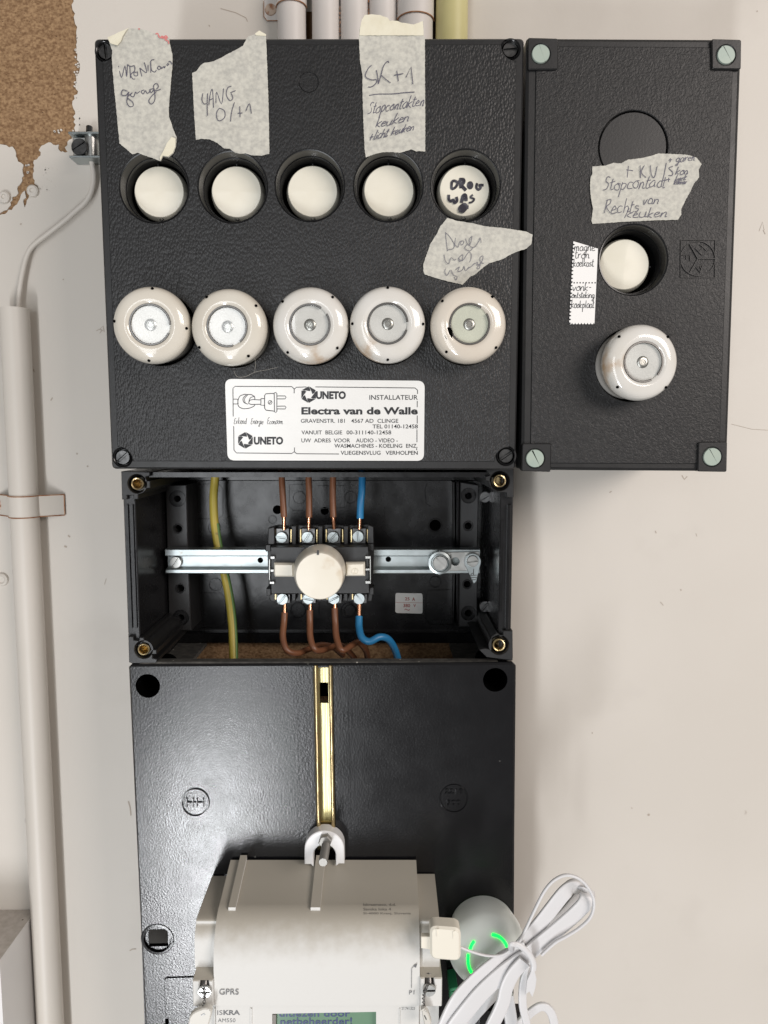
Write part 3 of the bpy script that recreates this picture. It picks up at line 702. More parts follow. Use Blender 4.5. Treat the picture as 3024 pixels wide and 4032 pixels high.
for i, c in enumerate(capc):
    b = c + Vector((0, 0, 0)); 
    mb = MB(); mb.lathe((c.x, -HM, c.z), [(CAPR * .99, 0), (CAPR * .98, -.014), (CAPR * .5, -.014)], 48); mb.obj('cap_socket', 'void', t)
    o = put(CAP, 'c', c, t, rotz=(20, 70, -35, 15, -35)[i], tilt=((5, 2), (-1.0, 1), (0, 0), (1, -1), (2, -1))[i], label=cl[i])
    if i in (2, 3): setmat(o, 'porcelain_white')
    if i == 4:
        setmat(o, 'porcelain_cream'); [setmat(ch, 'disc_green') for ch in o.children if ch.name.startswith('indicator')]
        mb = MB(); q = W(*ZI([(990, 896)])[0], HC + .0012); mb.lathe((q.x, q.y + .0005, q.z), [(.0024, -.003), (.0023, .0002), (0, .0002)], 16, squash=1.5); mb.obj('chipped_hole', 'void', t)
# marker writing on the last knob
mb = MB(); hh = .1030 + .0011
for pts, wd in (([(470, 560), (465, 730), (560, 690), (600, 600), (540, 545), (470, 560)], 9), ([(640, 530), (670, 620), (680, 720)], 11), ([(640, 520), (740, 520), (740, 590), (690, 640), (800, 770)], 12),
                ([(1060, 600), (1040, 700), (1090, 750), (1140, 700), (1110, 650), (1210, 650)], 9), ([(395, 870), (400, 980), (450, 1020), (500, 990), (530, 1060), (590, 1010), (570, 920)], 10),
                ([(690, 1060), (730, 900), (790, 880), (800, 1020)], 11), ([(710, 980), (840, 970)], 9), ([(960, 870), (900, 930), (990, 970), (940, 1040), (860, 1060)], 7), ([(680, 1270), (660, 1180), (760, 1100), (800, 1160), (720, 1260), (700, 1200), (770, 1160), (860, 1160)], 13)):
    stroke(mb, smooth([Vector(p) for p in ZE(pts)], 4), wd * 1.15, hh)
for pts in ([(895, 650)],):
    (a, b), = ZE(pts); c = W(a, b, hh); mb.lathe((c.x, -hh, c.z), [(0, 0), (rad(13, a, b, hh), 0)], 16, squash=1.2)
mb.obj('marker_writing', 'marker', t, 0)

# ================================================================ SMALL FUSE BOX
HB = .113
t = sb = thing('branch_fuse_box', 'narrow black fuse box on the right with one knob and one fuse cap', 'fuse box', W(2480, 1000, 0))
OUT = rrect(P([(2073, 150), (2920, 155), (2861, 1855), (2053, 1850)], HB), .0015)
kc = W(2492, 1024, HB); bc = W(2492, 580, HB); cc = W(2534, 1425, HC - .001); br = rad(137, 2492, 580, HB)
hole_k = circ((kc.x, kc.z), r_out * .99, 56); hole_c = circ((cc.x - .0002, cc.z), CAPR * 1.0, 48); hole_b = circ((bc.x, bc.z), br, 48)
mb = MB(); mb.plate(OUT, HB, HB - .02, holes=[hole_k, hole_c, hole_b], ch=.0016, chd=.0010); mb.obj('cover', 'black', t)
ox, oz = W(2480, 1000, HB).x, W(2480, 1000, HB).z
inn = [((x - ox) * .975 + ox, (z - oz) * .985 + oz) for (x, z) in OUT]; in2 = [((x - ox) * .94 + ox, (z - oz) * .96 + oz) for (x, z) in OUT]
MB().plate(inn, HB - .021, 0, holes=[in2]).obj('housing', 'black', t)
mb = MB(); mb.plate(P(ZG([(135, 102), (1090, 108), (1020, 2122), (106, 2118)]), HB), HB + .0006, HB - .002, holes=[hole_k, hole_c, hole_b], ch=.0004); mb.obj('grained_panel', 'coarse_leather', t)
mb = MB(); mb.lathe((bc.x, -(HB), bc.z), [(br, -.004), (br * .97, -.004), (br * .965, -.0004), (br * .95, .0001), (0, .0001)], 48); mb.obj('blank_plug', 'black', t)
recess(t, (kc.x, kc.z), r_out, r_in, HB)
put(KNOB, 'k', W(2457, 1043, .103), t, rotz=95, tilt=(-3, 0), label='ivory knob turned sideways with a bright crease')
mb = MB(); mb.lathe((cc.x, -HB, cc.z), [(CAPR * 1.0, 0), (CAPR * .99, -.018), (CAPR * .5, -.018)], 48); mb.obj('cap_socket', 'void', t)
o = put(CAP, 'c', cc, t, rotz=60, tilt=(4, 0), label='white porcelain fuse cap standing well out of its hole'); setmat(o, 'porcelain_white')
for (q, sx, sy, an) in (([(97, 58), (243, 62), (243, 212), (97, 212)], 160, 135, -70), ([(986, 64), (1130, 68), (1128, 212), (988, 210)], 1058, 140, -60),
                        ([(70, 2022), (210, 2022), (207, 2160), (66, 2156)], 132, 2095, -65), ([(922, 2015), (1062, 2013), (1059, 2160), (918, 2158)], 990, 2087, -60)):
    (px, py), = ZG([(sx, sy)]); c = W(px, py, HB + .003); hl = circ((c.x, c.z), rad(38, px, py, HB + .003), 28)
    mb = MB(); mb.plate(rrect(P(ZG(q), HB + .0022), .0012), HB + .0022, HB - .004, holes=[hl], ch=.0005); k = mb.obj('corner_clamp', 'black', t)
    screw('screw', px, py, 36, HB + .0016, an, 'green_screw', k, slot=.08, t=.0008)
mb = MB(); e0 = HB + .0007                                   # round emblem: H, A and F in a split circle inside a square
q = ZG([(836, 1038), (1002, 1038), (1000, 1220), (834, 1220)]); raised(mb, q + [q[0]], 4, e0)
ex, ey = ZG([(918, 1128)])[0]; raised(mb, arcpx(ex, ey, 68, n=36), 4, e0 + .0001)
raised(mb, [(ex, ey), (ex + 68, ey)], 5, e0 + .0002); raised(mb, [(ex, ey), (ex - 34, ey - 60)], 5, e0 + .0002); raised(mb, [(ex, ey), (ex - 34, ey + 60)], 5, e0 + .0002)
for st in ([(938, 1112), (906, 1078)], [(960, 1090), (928, 1060)], [(922, 1095), (944, 1075)], [(842, 1112), (880, 1112)], [(880, 1112), (882, 1140)], [(862, 1112), (862, 1132)], [(942, 1158), (910, 1170), (928, 1196), (942, 1158)], [(925, 1164), (936, 1180)]):
    raised(mb, ZG(st), 4, e0)
mb.obj('emblem', 'black', t, 60)

# ================================================================ OPEN SWITCH BOX
HS = .098
t = ob = thing('switch_box', 'open black switch box without its cover between fuse box and meter board', 'junction box', W(1260, 2230, 0))
XL, XR = W(487, 2230, HS).x, W(2020, 2230, HS).x
ZT_, ZB_ = W(1260, 1858, HS).z, -.1432
ZBF = -.1576
mb = MB()
mb.box(XL, XR, .0, .004, ZBF, ZT_)                                        # back
mb.obj('back_panel', 'black_inner', t)
mb = MB(); th = .0033
mb.box(XL, XL + .0075, .0041, HS - .0035, ZB_ - .0012, ZT_ - .002, ch=.0006); mb.obj('side_wall', 'black_inner', t); MB().box(XL, XL + .0073, .0041, .052, ZBF, ZB_ - .0013).obj('wall_foot', 'black_inner', t)
mb = MB(); mb.box(XL + .0018, XL + .0032, HS - .0034, HS - .0018, ZB_ + .02, ZT_ - .02); mb.box(XL + .0052, XL + .0062, HS - .0034, HS - .0018, ZB_ + .02, ZT_ - .02); mb.obj('wall_groove', 'black_gloss', t, split=True)
mb = MB(); mb.box(XR - .0080, XR, .0041, HS - .0035, ZB_ - .0012, ZT_ - .002, ch=.0006); mb.obj('side_wall', 'black_inner', t); MB().box(XR - .0078, XR, .0041, .052, ZBF, ZB_ - .0013).obj('wall_foot', 'black_inner', t)
mb = MB(); mb.box(XR - .0036, XR - .0016, HS - .0034, HS - .0012, ZB_ + .012, ZT_ - .02, ch=.0003); mb.box(XR - .0075, XR - .0062, HS - .0034, HS - .002, ZB_ + .03, ZT_ - .03); mb.obj('wall_groove', 'black_gloss', t, split=True)
mb = MB(); mb.box(XL + .0076, XR - .0081, .0041, HS - .004, ZT_ - .0035, ZT_ - .0005); mb.obj('top_wall', 'black_inner', t)
mb = MB(); mb.box(XL + .0076, XR - .0081, .0041, .0085, ZT_ - .0115, ZT_ - .0036, ch=.0006); mb.box(XL + .0076, XR - .0081, .0041, .0090, ZBF + .0001, ZBF + .008, ch=.0006); mb.obj('back_lip', 'black_gloss', t, split=True)
# floor ledges beside the opening, and the rim in front of it
mb = MB(); mb.box(XL + .0076, -.132, .0041, .050, ZBF - .003, ZBF, ch=.0003); mb.obj('floor_ledge', 'dusty_black', t)
mb = MB(); mb.box(.0486, XR - .0081, .0041, .050, ZBF - .003, ZBF, ch=.0003); mb.obj('floor_ledge', 'dusty_black', t)
mb = MB(); mb.box(XL + .0076, XR - .0081, HS - .0072, HS, ZB_ - .0038, ZB_ - .0010, ch=.0004); mb.obj('front_rim', 'dusty_black', t)
# corner posts with brass threaded inserts
posts = ((ZK([(55, 75), (90, 72), (290, 80), (290, 113), (258, 118), (258, 150), (292, 152), (292, 212), (250, 214), (240, 245), (195, 262), (195, 302), (158, 305), (155, 272), (105, 270), (105, 303), (62, 305)]), (540, 1905), 26),
         (ZK([(113, 1423), (155, 1423), (158, 1452), (200, 1458), (205, 1430), (240, 1432), (245, 1462), (285, 1475), (310, 1530), (345, 1532), (345, 1568), (312, 1570), (312, 1600), (350, 1608), (345, 1640), (150, 1645), (120, 1635)]), (565, 2558), 25),
         (ZL([(1295, 58), (1510, 50), (1508, 270), (1455, 272), (1450, 235), (1388, 232), (1330, 200), (1322, 150), (1290, 140), (1290, 110), (1325, 100)]), (1968, 1894), 27),
         (ZL([(1500, 1295), (1502, 1500), (1500, 1525), (1300, 1500), (1240, 1440), (1290, 1430), (1330, 1440), (1335, 1340), (1380, 1310), (1410, 1335), (1425, 1330), (1425, 1295)]), (1965, 2540), 27))
for q, (px, py), rp in posts:
    c = W(px, py, HS); rr = rad(rp, px, py, HS)
    mb = MB(); mb.plate(P(q, HS), HS, .005, holes=[circ((c.x, c.z), rr * 1.42, 32)], ch=.0004); k = mb.obj('corner_post', 'black', t)
    mb = MB(); mb.lathe((c.x, -HS, c.z), [(rr * 1.42, -.0002), (rr * 1.30, -.0008), (rr * 1.22, -.0012), (rr * 1.1, -.004), (rr * .9, -.004)], 32); mb.obj('boss', 'black_gloss', k)
    mb = MB(); mb.lathe((c.x, -HS, c.z), [(rr * .96, -.004), (rr * .95, -.0003), (rr * .88, 0), (rr * .74, -.0002), (rr * .62, -.0012), (rr * .58, -.012), (0, -.012)], 32); mb.obj('threaded_insert', 'brass', k)
# mounting strips with screw holes
for nm, q, hls in (('l', ZK([(418, 200), (440, 185), (590, 185), (602, 700), (628, 1375), (470, 1378), (445, 1300)]), [(515, 298, 26, 67), (522, 542, 30, 41), (540, 1030, 30, 41), (545, 1268, 26, 65)]),
                   ('r', ZL([(1098, 152), (1240, 175), (1232, 640), (1228, 1262), (1085, 1268), (1090, 800)]), [(1160, 258, 26, 60), (1158, 490, 26, 40), (1150, 938, 26, 38), (1160, 1160, 26, 58)])):
    hx = .034 if nm == 'l' else .030; zz = ZK if nm == 'l' else ZL; ctr = [zz([(a, b)])[0] for a, b, _, _ in hls]; k_ = .482 if nm == 'l' else .512
    hol = [circ((W(x, y, hx).x, W(x, y, hx).z), rad(c_[2] * k_, x, y, hx), 20) for (x, y), c_ in zip(ctr, hls)]
    mb = MB(); mb.plate(P(q, hx), hx, .0042, holes=hol, ch=.0006); k = mb.obj('mounting_strip', 'lit_black', t)
    mb = MB()
    for (x, y), c_ in zip(ctr, hls):
        w_ = W(x, y, hx); r1 = rad(c_[3] * k_, x, y, hx); r0 = rad(c_[2] * k_, x, y, hx)
        mb.lathe((w_.x, -hx, w_.z), [(r1 * 1.02, 0), (r1, .0005), (r1 * .93, .0005), (r1 * .90, .0001), (r0 * 1.06, .0001), (r0 * .98, -.001)], 28)
    mb.obj('hole_ring', 'black_gloss', k, split=True)
mb = MB(); mb.plate(P(ZL([(1035, 152), (1055, 152), (1062, 700), (1050, 1262), (1032, 1260), (1040, 700)]), .018), .018, .0042, ch=.0004); mb.plate(P(ZL([(1075, 152), (1088, 152), (1084, 1262), (1072, 1262)]), .028), .028, .0042, ch=.0003); mb.obj('back_rib', 'black_gloss', t, split=True)
mb = MB(); hb = .0043                                                       # moulded rings and pads on the back panel
for z_, q, wd in ((ZK, [(690, 180), (850, 180), (885, 215), (885, 430), (850, 462), (690, 462)], 3), (ZK, [(700, 1068), (870, 1070), (905, 1110), (908, 1310), (880, 1350), (700, 1352)], 3),
                  (ZK, [(1560, 180), (1430, 185), (1425, 360), (1460, 395), (1560, 395)], 3), (ZL, [(840, 170), (825, 210), (835, 320), (870, 340)], 3), (ZL, [(1030, 980), (850, 985), (835, 1020), (832, 1200), (870, 1245), (1040, 1245)], 3),
                  (ZL, [(0, 180), (205, 180), (205, 350), (20, 355)], 3), (ZM, [(420, 1320), (418, 1160), (440, 1130)], 3), (ZM, [(785, 1327), (785, 1170)], 3)):
    raised(mb, z_(q), wd, hb, .0004)
for z_, x, y, r in ((ZK, 815, 535, 50), (ZK, 825, 1000, 50), (ZK, 1290, 470, 32), (ZL, 905, 485, 55), (ZL, 905, 920, 45), (ZK, 1510, 290, 50), (ZL, 255, 270, 48), (ZM, 510, 1270, 60), (ZM, 1170, 1270, 60), (ZL, 250, 1140, 45)):
    (a, b), = z_([(x, y)]); raised(mb, arcpx(a, b, r * .49, n=20), 3.5, hb + .0002, .0005)
mb.obj('moulded_outline', 'black_gloss', t, 60, split=True)
mb = MB()
for z_, x, y, r in ((ZK, 1330, 388, 36), (ZL, 55, 375, 32), (ZL, 905, 485, 46)):
    (a, b), = z_([(x, y)]); c = W(a, b, .0045); rr = rad(r * .49, a, b, .0045); mb.lathe((c.x, -.0044, c.z), [(rr, 0), (rr * .9, -.0001), (0, -.0001)], 22)
mb.obj('cable_hole', 'void', t, split=True)
for z_, x, y, an in ((ZL, 1288, 268, 30), (ZL, 1288, 1110, 50)):
    (a, b), = z_([(x, y)]); screw('screw', a, b, 22, .045, an, 'dark_steel', t)
# steel rail
mb = MB(); xa, xb = W(653, 2215, .048).x, W(1888, 2205, .048).x
zr = [W(1250, y, .048).z for y in (2161, 2190, 2240, 2258)]
rp = [(.040, zr[0]), (.0485, zr[0]), (.0490, zr[0] - .0006), (.0490, zr[1] + .0006), (.0485, zr[1]), (.0430, zr[1] - .0008), (.0430, zr[2] + .0008), (.0485, zr[2]), (.0490, zr[2] - .0005), (.0490, zr[3] + .0006), (.0485, zr[3]), (.040, zr[3]), (.040, zr[3] + .0010), (.0475, zr[3] + .0010), (.0475, zr[2] - .0010), (.0420, zr[2] + .0000), (.0420, zr[1] - .0000), (.0475, zr[1] + .0010), (.0475, zr[0] - .0010), (.040, zr[0] - .0010)]
mb.prof(rp, xa, xb); rail = mb.obj('mounting_rail', 'zinc', t, 25)
mb = MB()
for px, py, r in ((1025, 2206, 11), (1529, 2202, 11)):
    c = W(px, py, .0431); rr = rad(r, px, py, .043); mb.lathe((c.x, -.0431, c.z), [(rr, .0), (rr * .95, .00005), (0, .00005)], 20)
mb.obj('rail_hole', 'void', rail, split=True)
screw('screw', 691, 2215, 23, .0462, 55, 'steel', rail, slot=.10)
mb = MB(); c = W(1768, 2210, .0500); mb.plate(P([(1700, 2176), (1886, 2172), (1888, 2246), (1700, 2250)], .0500), .0502, .0493, holes=[circ((W(1793, 2211, .05).x, W(1793, 2211, .05).z), rad(16, 1793, 2211, .05), 20)], ch=.0002); mb.obj('rail_plate', 'steel', rail)
c = W(1732, 2217, .055); rr = rad(50, 1732, 2217, .055)
mb = MB(); mb.plate([(c.x + rr * math.cos(R(30 + 60 * i)) * 1.02, c.z + rr * 1.02 * math.sin(R(30 + 60 * i))) for i in range(6)], .0535, .0502, ch=.0004); 
mb.lathe((c.x, -.0535, c.z), [(rr * .93, 0), (rr * .90, .0012), (rr * .72, .0016), (rr * .66, .0008), (0, .0008)], 36); k = mb.obj('terminal_nut', 'zinc', rail)
screw('screw', 1733, 2218, 29, .0568, -45, 'steel', rail, t=.0014, slot=.12)
q = smooth(P(arcpx(1861, 2212, 33, 150, 390, 14), .0530), 1) if False else P(arcpx(1861, 2212, 33, 155, 385, 16) + [(1876, 2288), (1869, 2297), (1864, 2296)], .0535)
mb = MB(); mb.plate(q, .0535, .0518, ch=.0002); k = mb.obj('earth_tag', 'zinc', rail)
mb = MB()
for st in ([(1178, 865), (1195, 850)], [(1170, 872), (1228, 868)], [(1200, 820), (1200, 868)], [(1180, 888), (1225, 886)], [(1188, 905), (1218, 903)]): raised(mb, ZL(st), 3, .0536, .0003)
mb.obj('earth_sign', 'wire_steel', k)
screw('screw', 1861, 2211, 23, .0550, 8, 'steel', k, t=.0008, slot=.08)

# rating sticker on the back of the box
q = rrect(P(ZL([(599, 1004), (808, 1008), (808, 1164), (598, 1158)]), .0052), .0018)
o = MB().plate(q, .0053, .0047).obj('rating_sticker', 'sticker', None); tag(o, 'small white sticker reading 25 A 380 V on the back of the open box', 'sticker')
mb = MB(); hh = .0054
letters(mb, '25', *ZL([(672, 1038)])[0], *ZL([(708, 1062)])[0], hh, .02); letters(mb, 'A', *ZL([(727, 1039)])[0], *ZL([(750, 1066)])[0], hh, .02)
letters(mb, '380', *ZL([(660, 1088)])[0], *ZL([(712, 1114)])[0], hh, .02); letters(mb, 'V', *ZL([(737, 1090)])[0], *ZL([(757, 1114)])[0], hh, .02)
stroke(mb, ZL([(599, 1077), (808, 1081)]), 1.2, hh); stroke(mb, smooth([Vector(p) for p in ZL([(670, 1136), (678, 1128), (690, 1134), (702, 1138), (708, 1130)])], 4), 2.5, hh)
k = mb.obj('printed_text', 'red_print', o, 0)

# ---------------------------------------------------------------- rotary switch on the rail
t = thing('rotary_switch', 'four pole rotary main switch with round ivory knob clipped on the steel rail', 'switch', W(1258, 2240, .049))
HB1, HT = .071, .060
mb = MB(); mb.plate(P(ZM([(150, 445), (1425, 440), (1432, 600), (1440, 1045), (1400, 1052), (160, 1055), (155, 900)]), HB1), HB1, .050, ch=.0003); mb.obj('switch_body', 'black', t)
mb = MB()
mb.plate(P(ZM([(120, 250), (150, 190), (250, 155), (440, 170), (480, 150), (560, 160), (760, 160), (830, 150), (1100, 160), (1160, 150), (1240, 160), (1440, 145), (1490, 175), (1500, 260), (1500, 570), (1480, 1100), (1470, 1150), (150, 1150), (130, 1080), (110, 560)]), .052), .052, .0495, ch=.0003)
mb.obj('switch_base', 'black', t)
mb = MB()                                                              # ribs between terminals and side lugs
for x in (455, 800, 1135):
    mb.plate(P(ZM([(x - 30, 170), (x + 30, 170), (x + 25, 430), (x - 25, 430)]), .0585), .0585, .052, ch=.0003)
    mb.plate(P(ZM([(x - 30, 1052), (x + 25, 1052), (x + 20, 1150), (x - 25, 1150)]), .0585), .0585, .052, ch=.0003)
for q in ([(80, 415), (150, 412), (155, 500), (85, 505)], [(95, 985), (155, 985), (155, 1078), (100, 1080)], [(1420, 400), (1498, 398), (1500, 495), (1430, 498)], [(1440, 970), (1500, 970), (1500, 1070), (1445, 1072)],
          [(120, 200), (200, 180), (205, 410), (115, 410)], [(1420, 150), (1495, 180), (1498, 395), (1415, 400)]):
    mb.plate(P(ZM(q), .0620), .0620, .052, ch=.0004)
mb.obj('terminal_divider', 'black', t, split=True)
tsc = [(291, 322, -8, 205), (630, 318, 58, 540), (965, 318, 48, 870), (1293, 308, 95, 1195)]
bsc = [(303, 1128, 50), (640, 1128, -8), (978, 1122, 27), (1307, 1122, -50)]
for k_, (x, y, an, lx) in enumerate(tsc):
    mb = MB(); mb.plate(P(ZM([(x - 75, 200), (x + 105, 200), (x + 100, 400), (x - 75, 400)]), .0575), .0575, .052, ch=.0003); tm = mb.obj('terminal', 'dark_steel', t)
    mb = MB()
    for dx in (-88, 125): mb.plate(P(ZM([(x + dx - 6, 215), (x + dx + 8, 215), (x + dx + 8, 380), (x + dx - 6, 380)]), .0595), .0595, .0525)
    mb.obj('clamp_side', 'brass', tm, split=True)
    px, py = ZM([(x, y)])[0]; screw('screw', px, py, 22.5, .0605, an, 'zinc', tm, t=.0008, slot=.11)
for k_, (x, y, an) in enumerate(bsc):
    mb = MB(); mb.plate(P(ZM([(x - 75, 1060), (x + 105, 1060), (x + 100, 1180), (x - 75, 1180)]), .0575), .0575, .052, ch=.0003); tm = mb.obj('terminal', 'dark_steel', t)
    mb = MB(); mb.plate(P(ZM([(x - 95, 1060), (x - 80, 1060), (x - 80, 1130), (x - 95, 1130)]), .0595), .0595, .0525); mb.obj('clamp_side', 'brass', tm, split=True)
    px, py = ZM([(x, y)])[0]; screw('screw', px, py, 22.5, .0605, an, 'zinc', tm, t=.0008, slot=.11)
for q in ([(190, 660), (450, 660), (455, 838), (205, 838), (190, 800)], [(1130, 655), (1382, 650), (1385, 828), (1135, 830)]):
    mb = MB(); mb.plate(P(ZM(q), .0765), .0765, HB1 - .001, ch=.0010, chd=.0016); mb.obj('lever_arm', 'ivory_old', t)
mb = MB(); raised(mb, arcpx(*ZM([(1252, 762)])[0], 12, n=16, ry=11), 2.5, .0767, .0003); raised(mb, ZM([(1252, 738), (1252, 785)]), 3, .0767, .0003); mb.obj('zero_mark', 'ivory_old', t)
mb = MB()
for q in ([(148, 565), (205, 565), (205, 602), (148, 602)], [(140, 895), (200, 895), (200, 928), (140, 928)], [(1388, 562), (1460, 562), (1460, 598), (1388, 598)], [(1388, 888), (1460, 888), (1460, 925), (1388, 925)],
          [(148, 738), (192, 735), (192, 768), (150, 770)], [(1385, 725), (1445, 722), (1445, 752), (1385, 755)],
          [(128, 600), (145, 600), (142, 880), (128, 880)], [(1445, 595), (1462, 595), (1462, 885), (1447, 885)]):
    mb.plate(P(ZM(q), .0735), .0735, .0700, ch=.0002)
mb.obj('spring_clip', 'steel', t, split=True)
# the knob: wide skirt, shallower face tipped slightly down, crease across it
cb = W(*ZM([(790, 755)])[0], .078); rb = rad(103, 1258, 2249, .078); rf = rad(93.5, 1257, 2268, .0915); cf = W(*ZM([(788, 823)])[0], .0915)
mb = MB(); n = 56; rings = []
for f in (0, .02, .55, .93, .985, 1.0):
    pass
def ring(cx, cz, h, r, ridge=0.):
    return [mb.v((cx + r * math.cos(2 * math.pi * i / n), -(h + ridge * (1 - abs(math.sin(2 * math.pi * i / n)))), cz + r * math.sin(2 * math.pi * i / n))) for i in range(n)]
seq = [(0, rb * .98, -.006), (0, rb, .0), (.12, rb * .995, .002), (.75, rf * 1.045, .0110), (.95, rf * 1.012, .0132), (1, rf * .975, .0140)]
for k_, r_, dh in seq: rings.append(ring(cb.x + (cf.x - cb.x) * k_, cb.z + (cf.z - cb.z) * k_, .078 + dh, r_))
for f in (.7, .4): rings.append(ring(cf.x, cf.z, .0920 + .0003 * (1 - f), rf * f, .0003 * f))
for a, b in zip(rings, rings[1:]):
    for i in range(n): mb.f([a[i], b[i], b[(i + 1) % n], a[(i + 1) % n]])
c_ = mb.v((cf.x, -.0926, cf.z))
for i in range(n): mb.f([rings[-1][i], c_, rings[-1][(i + 1) % n]])
mb.obj('switch_knob', 'ivory_old', t, 22)
mb = MB(); stroke(mb, ZM([(771, 486), (769, 548)]), 8, .0925); mb.obj('mark_line', 'ink', t, 0)

# ---------------------------------------------------------------- wires
def wire(label, m, body, end, endr, group, rpx=12.5, h=.058, endh=.0555):
    """insulated core and its bare end; body points carry photo-plan x, y and height"""
    b3 = smooth([W(x, y, hh) for x, y, hh in body], 6); r = rad(rpx, body[-1][0], body[-1][1], h)
    t = thing('wire', label, 'wire', tuple(b3[-1]), group)
    rr = [r] * len(b3)
    MB().tube(b3, rr, 14).obj('insulation', m, t, 60)
    MB().tube([W(x, y, hh) for x, y, hh in end], rad(endr, *end[0][:2], h), 12).obj('copper_end', 'copper', t, 60)
    return t
ga = 'wires entering the top of the rotary switch'; gb_ = 'wires leaving the bottom of the rotary switch'
wire('brown wire entering the switch from above, leftmost of the three brown ones', 'brown_wire', [(1105, 1780, .052), (1108, 1850, .054), (1112, 1930, .057), (1118, 2036, .060)], [(1118, 2030, .060), (1119, 2085, .058)], 8, ga)
wire('brown wire entering the switch from above, middle of the three brown ones', 'brown_wire', [(1212, 1780, .052), (1214, 1850, .054), (1217, 1950, .057), (1217, 2038, .060)], [(1217, 2030, .060), (1216, 2083, .058)], 8, ga)
wire('brown wire entering the switch from above, next to the blue wire', 'brown_wire', [(1313, 1780, .052), (1312, 1850, .054), (1310, 1950, .057), (1312, 2037, .060)], [(1312, 2030, .060), (1315, 2082, .058)], 8, ga)
wire('blue wire entering the switch from above at its right terminal', 'blue_wire', [(1420, 1780, .050), (1426, 1850, .054), (1425, 1930, .058), (1420, 1980, .060), (1418, 2041, .060)], [(1418, 2032, .060), (1416, 2082, .058)], 8.5, ga, 14)
wire('brown wire leaving the bottom of the switch, leftmost, sweeping right', 'brown_wire', [(1121, 2412, .060), (1118, 2450, .062), (1114, 2510, .068), (1130, 2560, .072), (1170, 2572, .068), (1215, 2556, .058), (1262, 2540, .045), (1310, 2548, .030), (1350, 2580, .02)], [(1120, 2420, .060), (1121, 2375, .058)], 8, gb_)
wire('brown wire leaving the bottom of the switch, second from left', 'brown_wire', [(1220, 2402, .060), (1220, 2450, .062), (1222, 2510, .068), (1238, 2556, .072), (1270, 2560, .066), (1310, 2546, .056), (1350, 2545, .045), (1395, 2590, .03)], [(1220, 2410, .060), (1221, 2370, .058)], 8, gb_)
wire('brown wire leaving the bottom of the switch beside the blue one', 'brown_wire', [(1318, 2394, .060), (1320, 2450, .062), (1325, 2510, .068), (1345, 2560, .074), (1378, 2545, .066), (1410, 2530, .056), (1440, 2560, .045), (1450, 2610, .03)], [(1318, 2402, .060), (1318, 2366, .058)], 8, gb_)
wire('blue wire leaving the bottom of the switch in an S curve', 'blue_wire', [(1414, 2428, .060), (1414, 2470, .064), (1425, 2510, .070), (1455, 2526, .072), (1495, 2508, .070), (1530, 2518, .066), (1556, 2560, .060), (1572, 2620, .052)], [(1414, 2436, .060), (1416, 2368, .058)], 8.5, gb_, 14)
yp = [(852, 1790, .030), (847, 1880, .032), (841, 1960, .034), (845, 2060, .036), (860, 2160, .037), (886, 2270, .038), (903, 2360, .040), (914, 2460, .043), (918, 2560, .048), (919, 2640, .052)]
yp = [(x, y, .0310 if i < 1 else hh * .82) for i, (x, y, hh) in enumerate(yp)]
t = thing('earth_wire', 'thick yellow and green earth wire passing behind the steel rail', 'wire', tuple(W(903, 2360, .03)))
y3 = smooth([W(*q) for q in yp], 6); MB().tube(y3, .0029, 16).obj('insulation', 'yellow_wire', t, 60)
MB().tube([p + Vector((.00215, -.0008, 0)) for p in y3[len(y3) // 3:]], .0014, 8).obj('green_stripe', 'green_wire', t, 60)

# ================================================================ METER BOARD
HP = .100
t = bd = thing('meter_board', 'large glossy black meter board under the open switch box', 'panel', W(1270, 3200, 0))
OUT = P([(506, 2627), (516, 2618), (2020, 2610), (2032, 2622), (2026, 3300), (2022, 4100), (2020, 4300), (580, 4300), (574, 4100)], HP)
h1 = W(582, 2701, HP); h2 = W(1950, 2677, HP); rh = rad(47, 582, 2701, HP)
sq = P([(584, 3666), (657, 3664), (658, 3729), (586, 3731)], HP); slot = P([(1236, 2560), (1306, 2560), (1322, 3400), (1252, 3400)], HP)
slot = P([(1234, 2630), (1308, 2630), (1322, 3400), (1250, 3400)], HP)
cc_ = circ((W(621, 3698, HP).x, W(621, 3698, HP).z), rad(53, 621, 3698, HP), 40)
mb = MB(); mb.plate(OUT, HP, HP - .0035, holes=[circ((h1.x, h1.z), rh, 36), circ((h2.x, h2.z), rh, 36), cc_, slot], ch=.0012, chd=.0010, hch=.0002); mb.obj('board_front', 'board_black', t, 10)
ox, oz = W(1270, 3300, HP).x, W(1270, 3300, HP).z
top = W(1270, 2618, HP).z; xl, xr = W(508, 2640, HP).x, W(2028, 2640, HP).x; bot = W(1270, 4300, HP).z
MB().box(xl + .0005, xl + .004, 0, HP - .0036, bot, top - .0005).obj('board_side', 'board_black', t)
MB().box(xr - .004, xr - .0005, 0, HP - .0036, bot, top - .0005).obj('board_side', 'board_black', t)
mb = MB()
for c in (h1, h2): mb.lathe((c.x, -HP, c.z), [(rh * 1.0, -.0001), (rh * .98, -.045), (0, -.045)], 36)
mb.obj('screw_shaft', 'void', t, split=True)
mb = MB(); c = W(621, 3698, HP); r_ = rad(53, 621, 3698, HP)
mb.plate(circ((c.x, c.z), r_ * .985, 40), HP - .0012, HP - .004, holes=[sq], ch=.0003); k = mb.obj('knockout_disc', 'board_black', t)
mb = MB(); mb.plate(P([(574, 3655), (668, 3655), (668, 3740), (574, 3740)], HP), HP - .030, HP - .034); mb.obj('knockout_void', 'void', t)
mb = MB(); mb.lathe((c.x, -HP, c.z), [(r_ * 1.26, -.0002), (r_ * 1.18, .0004), (r_ * 1.02, .0005), (r_ * 1.0, -.002)], 44); mb.obj('knockout_rim', 'board_black', t)
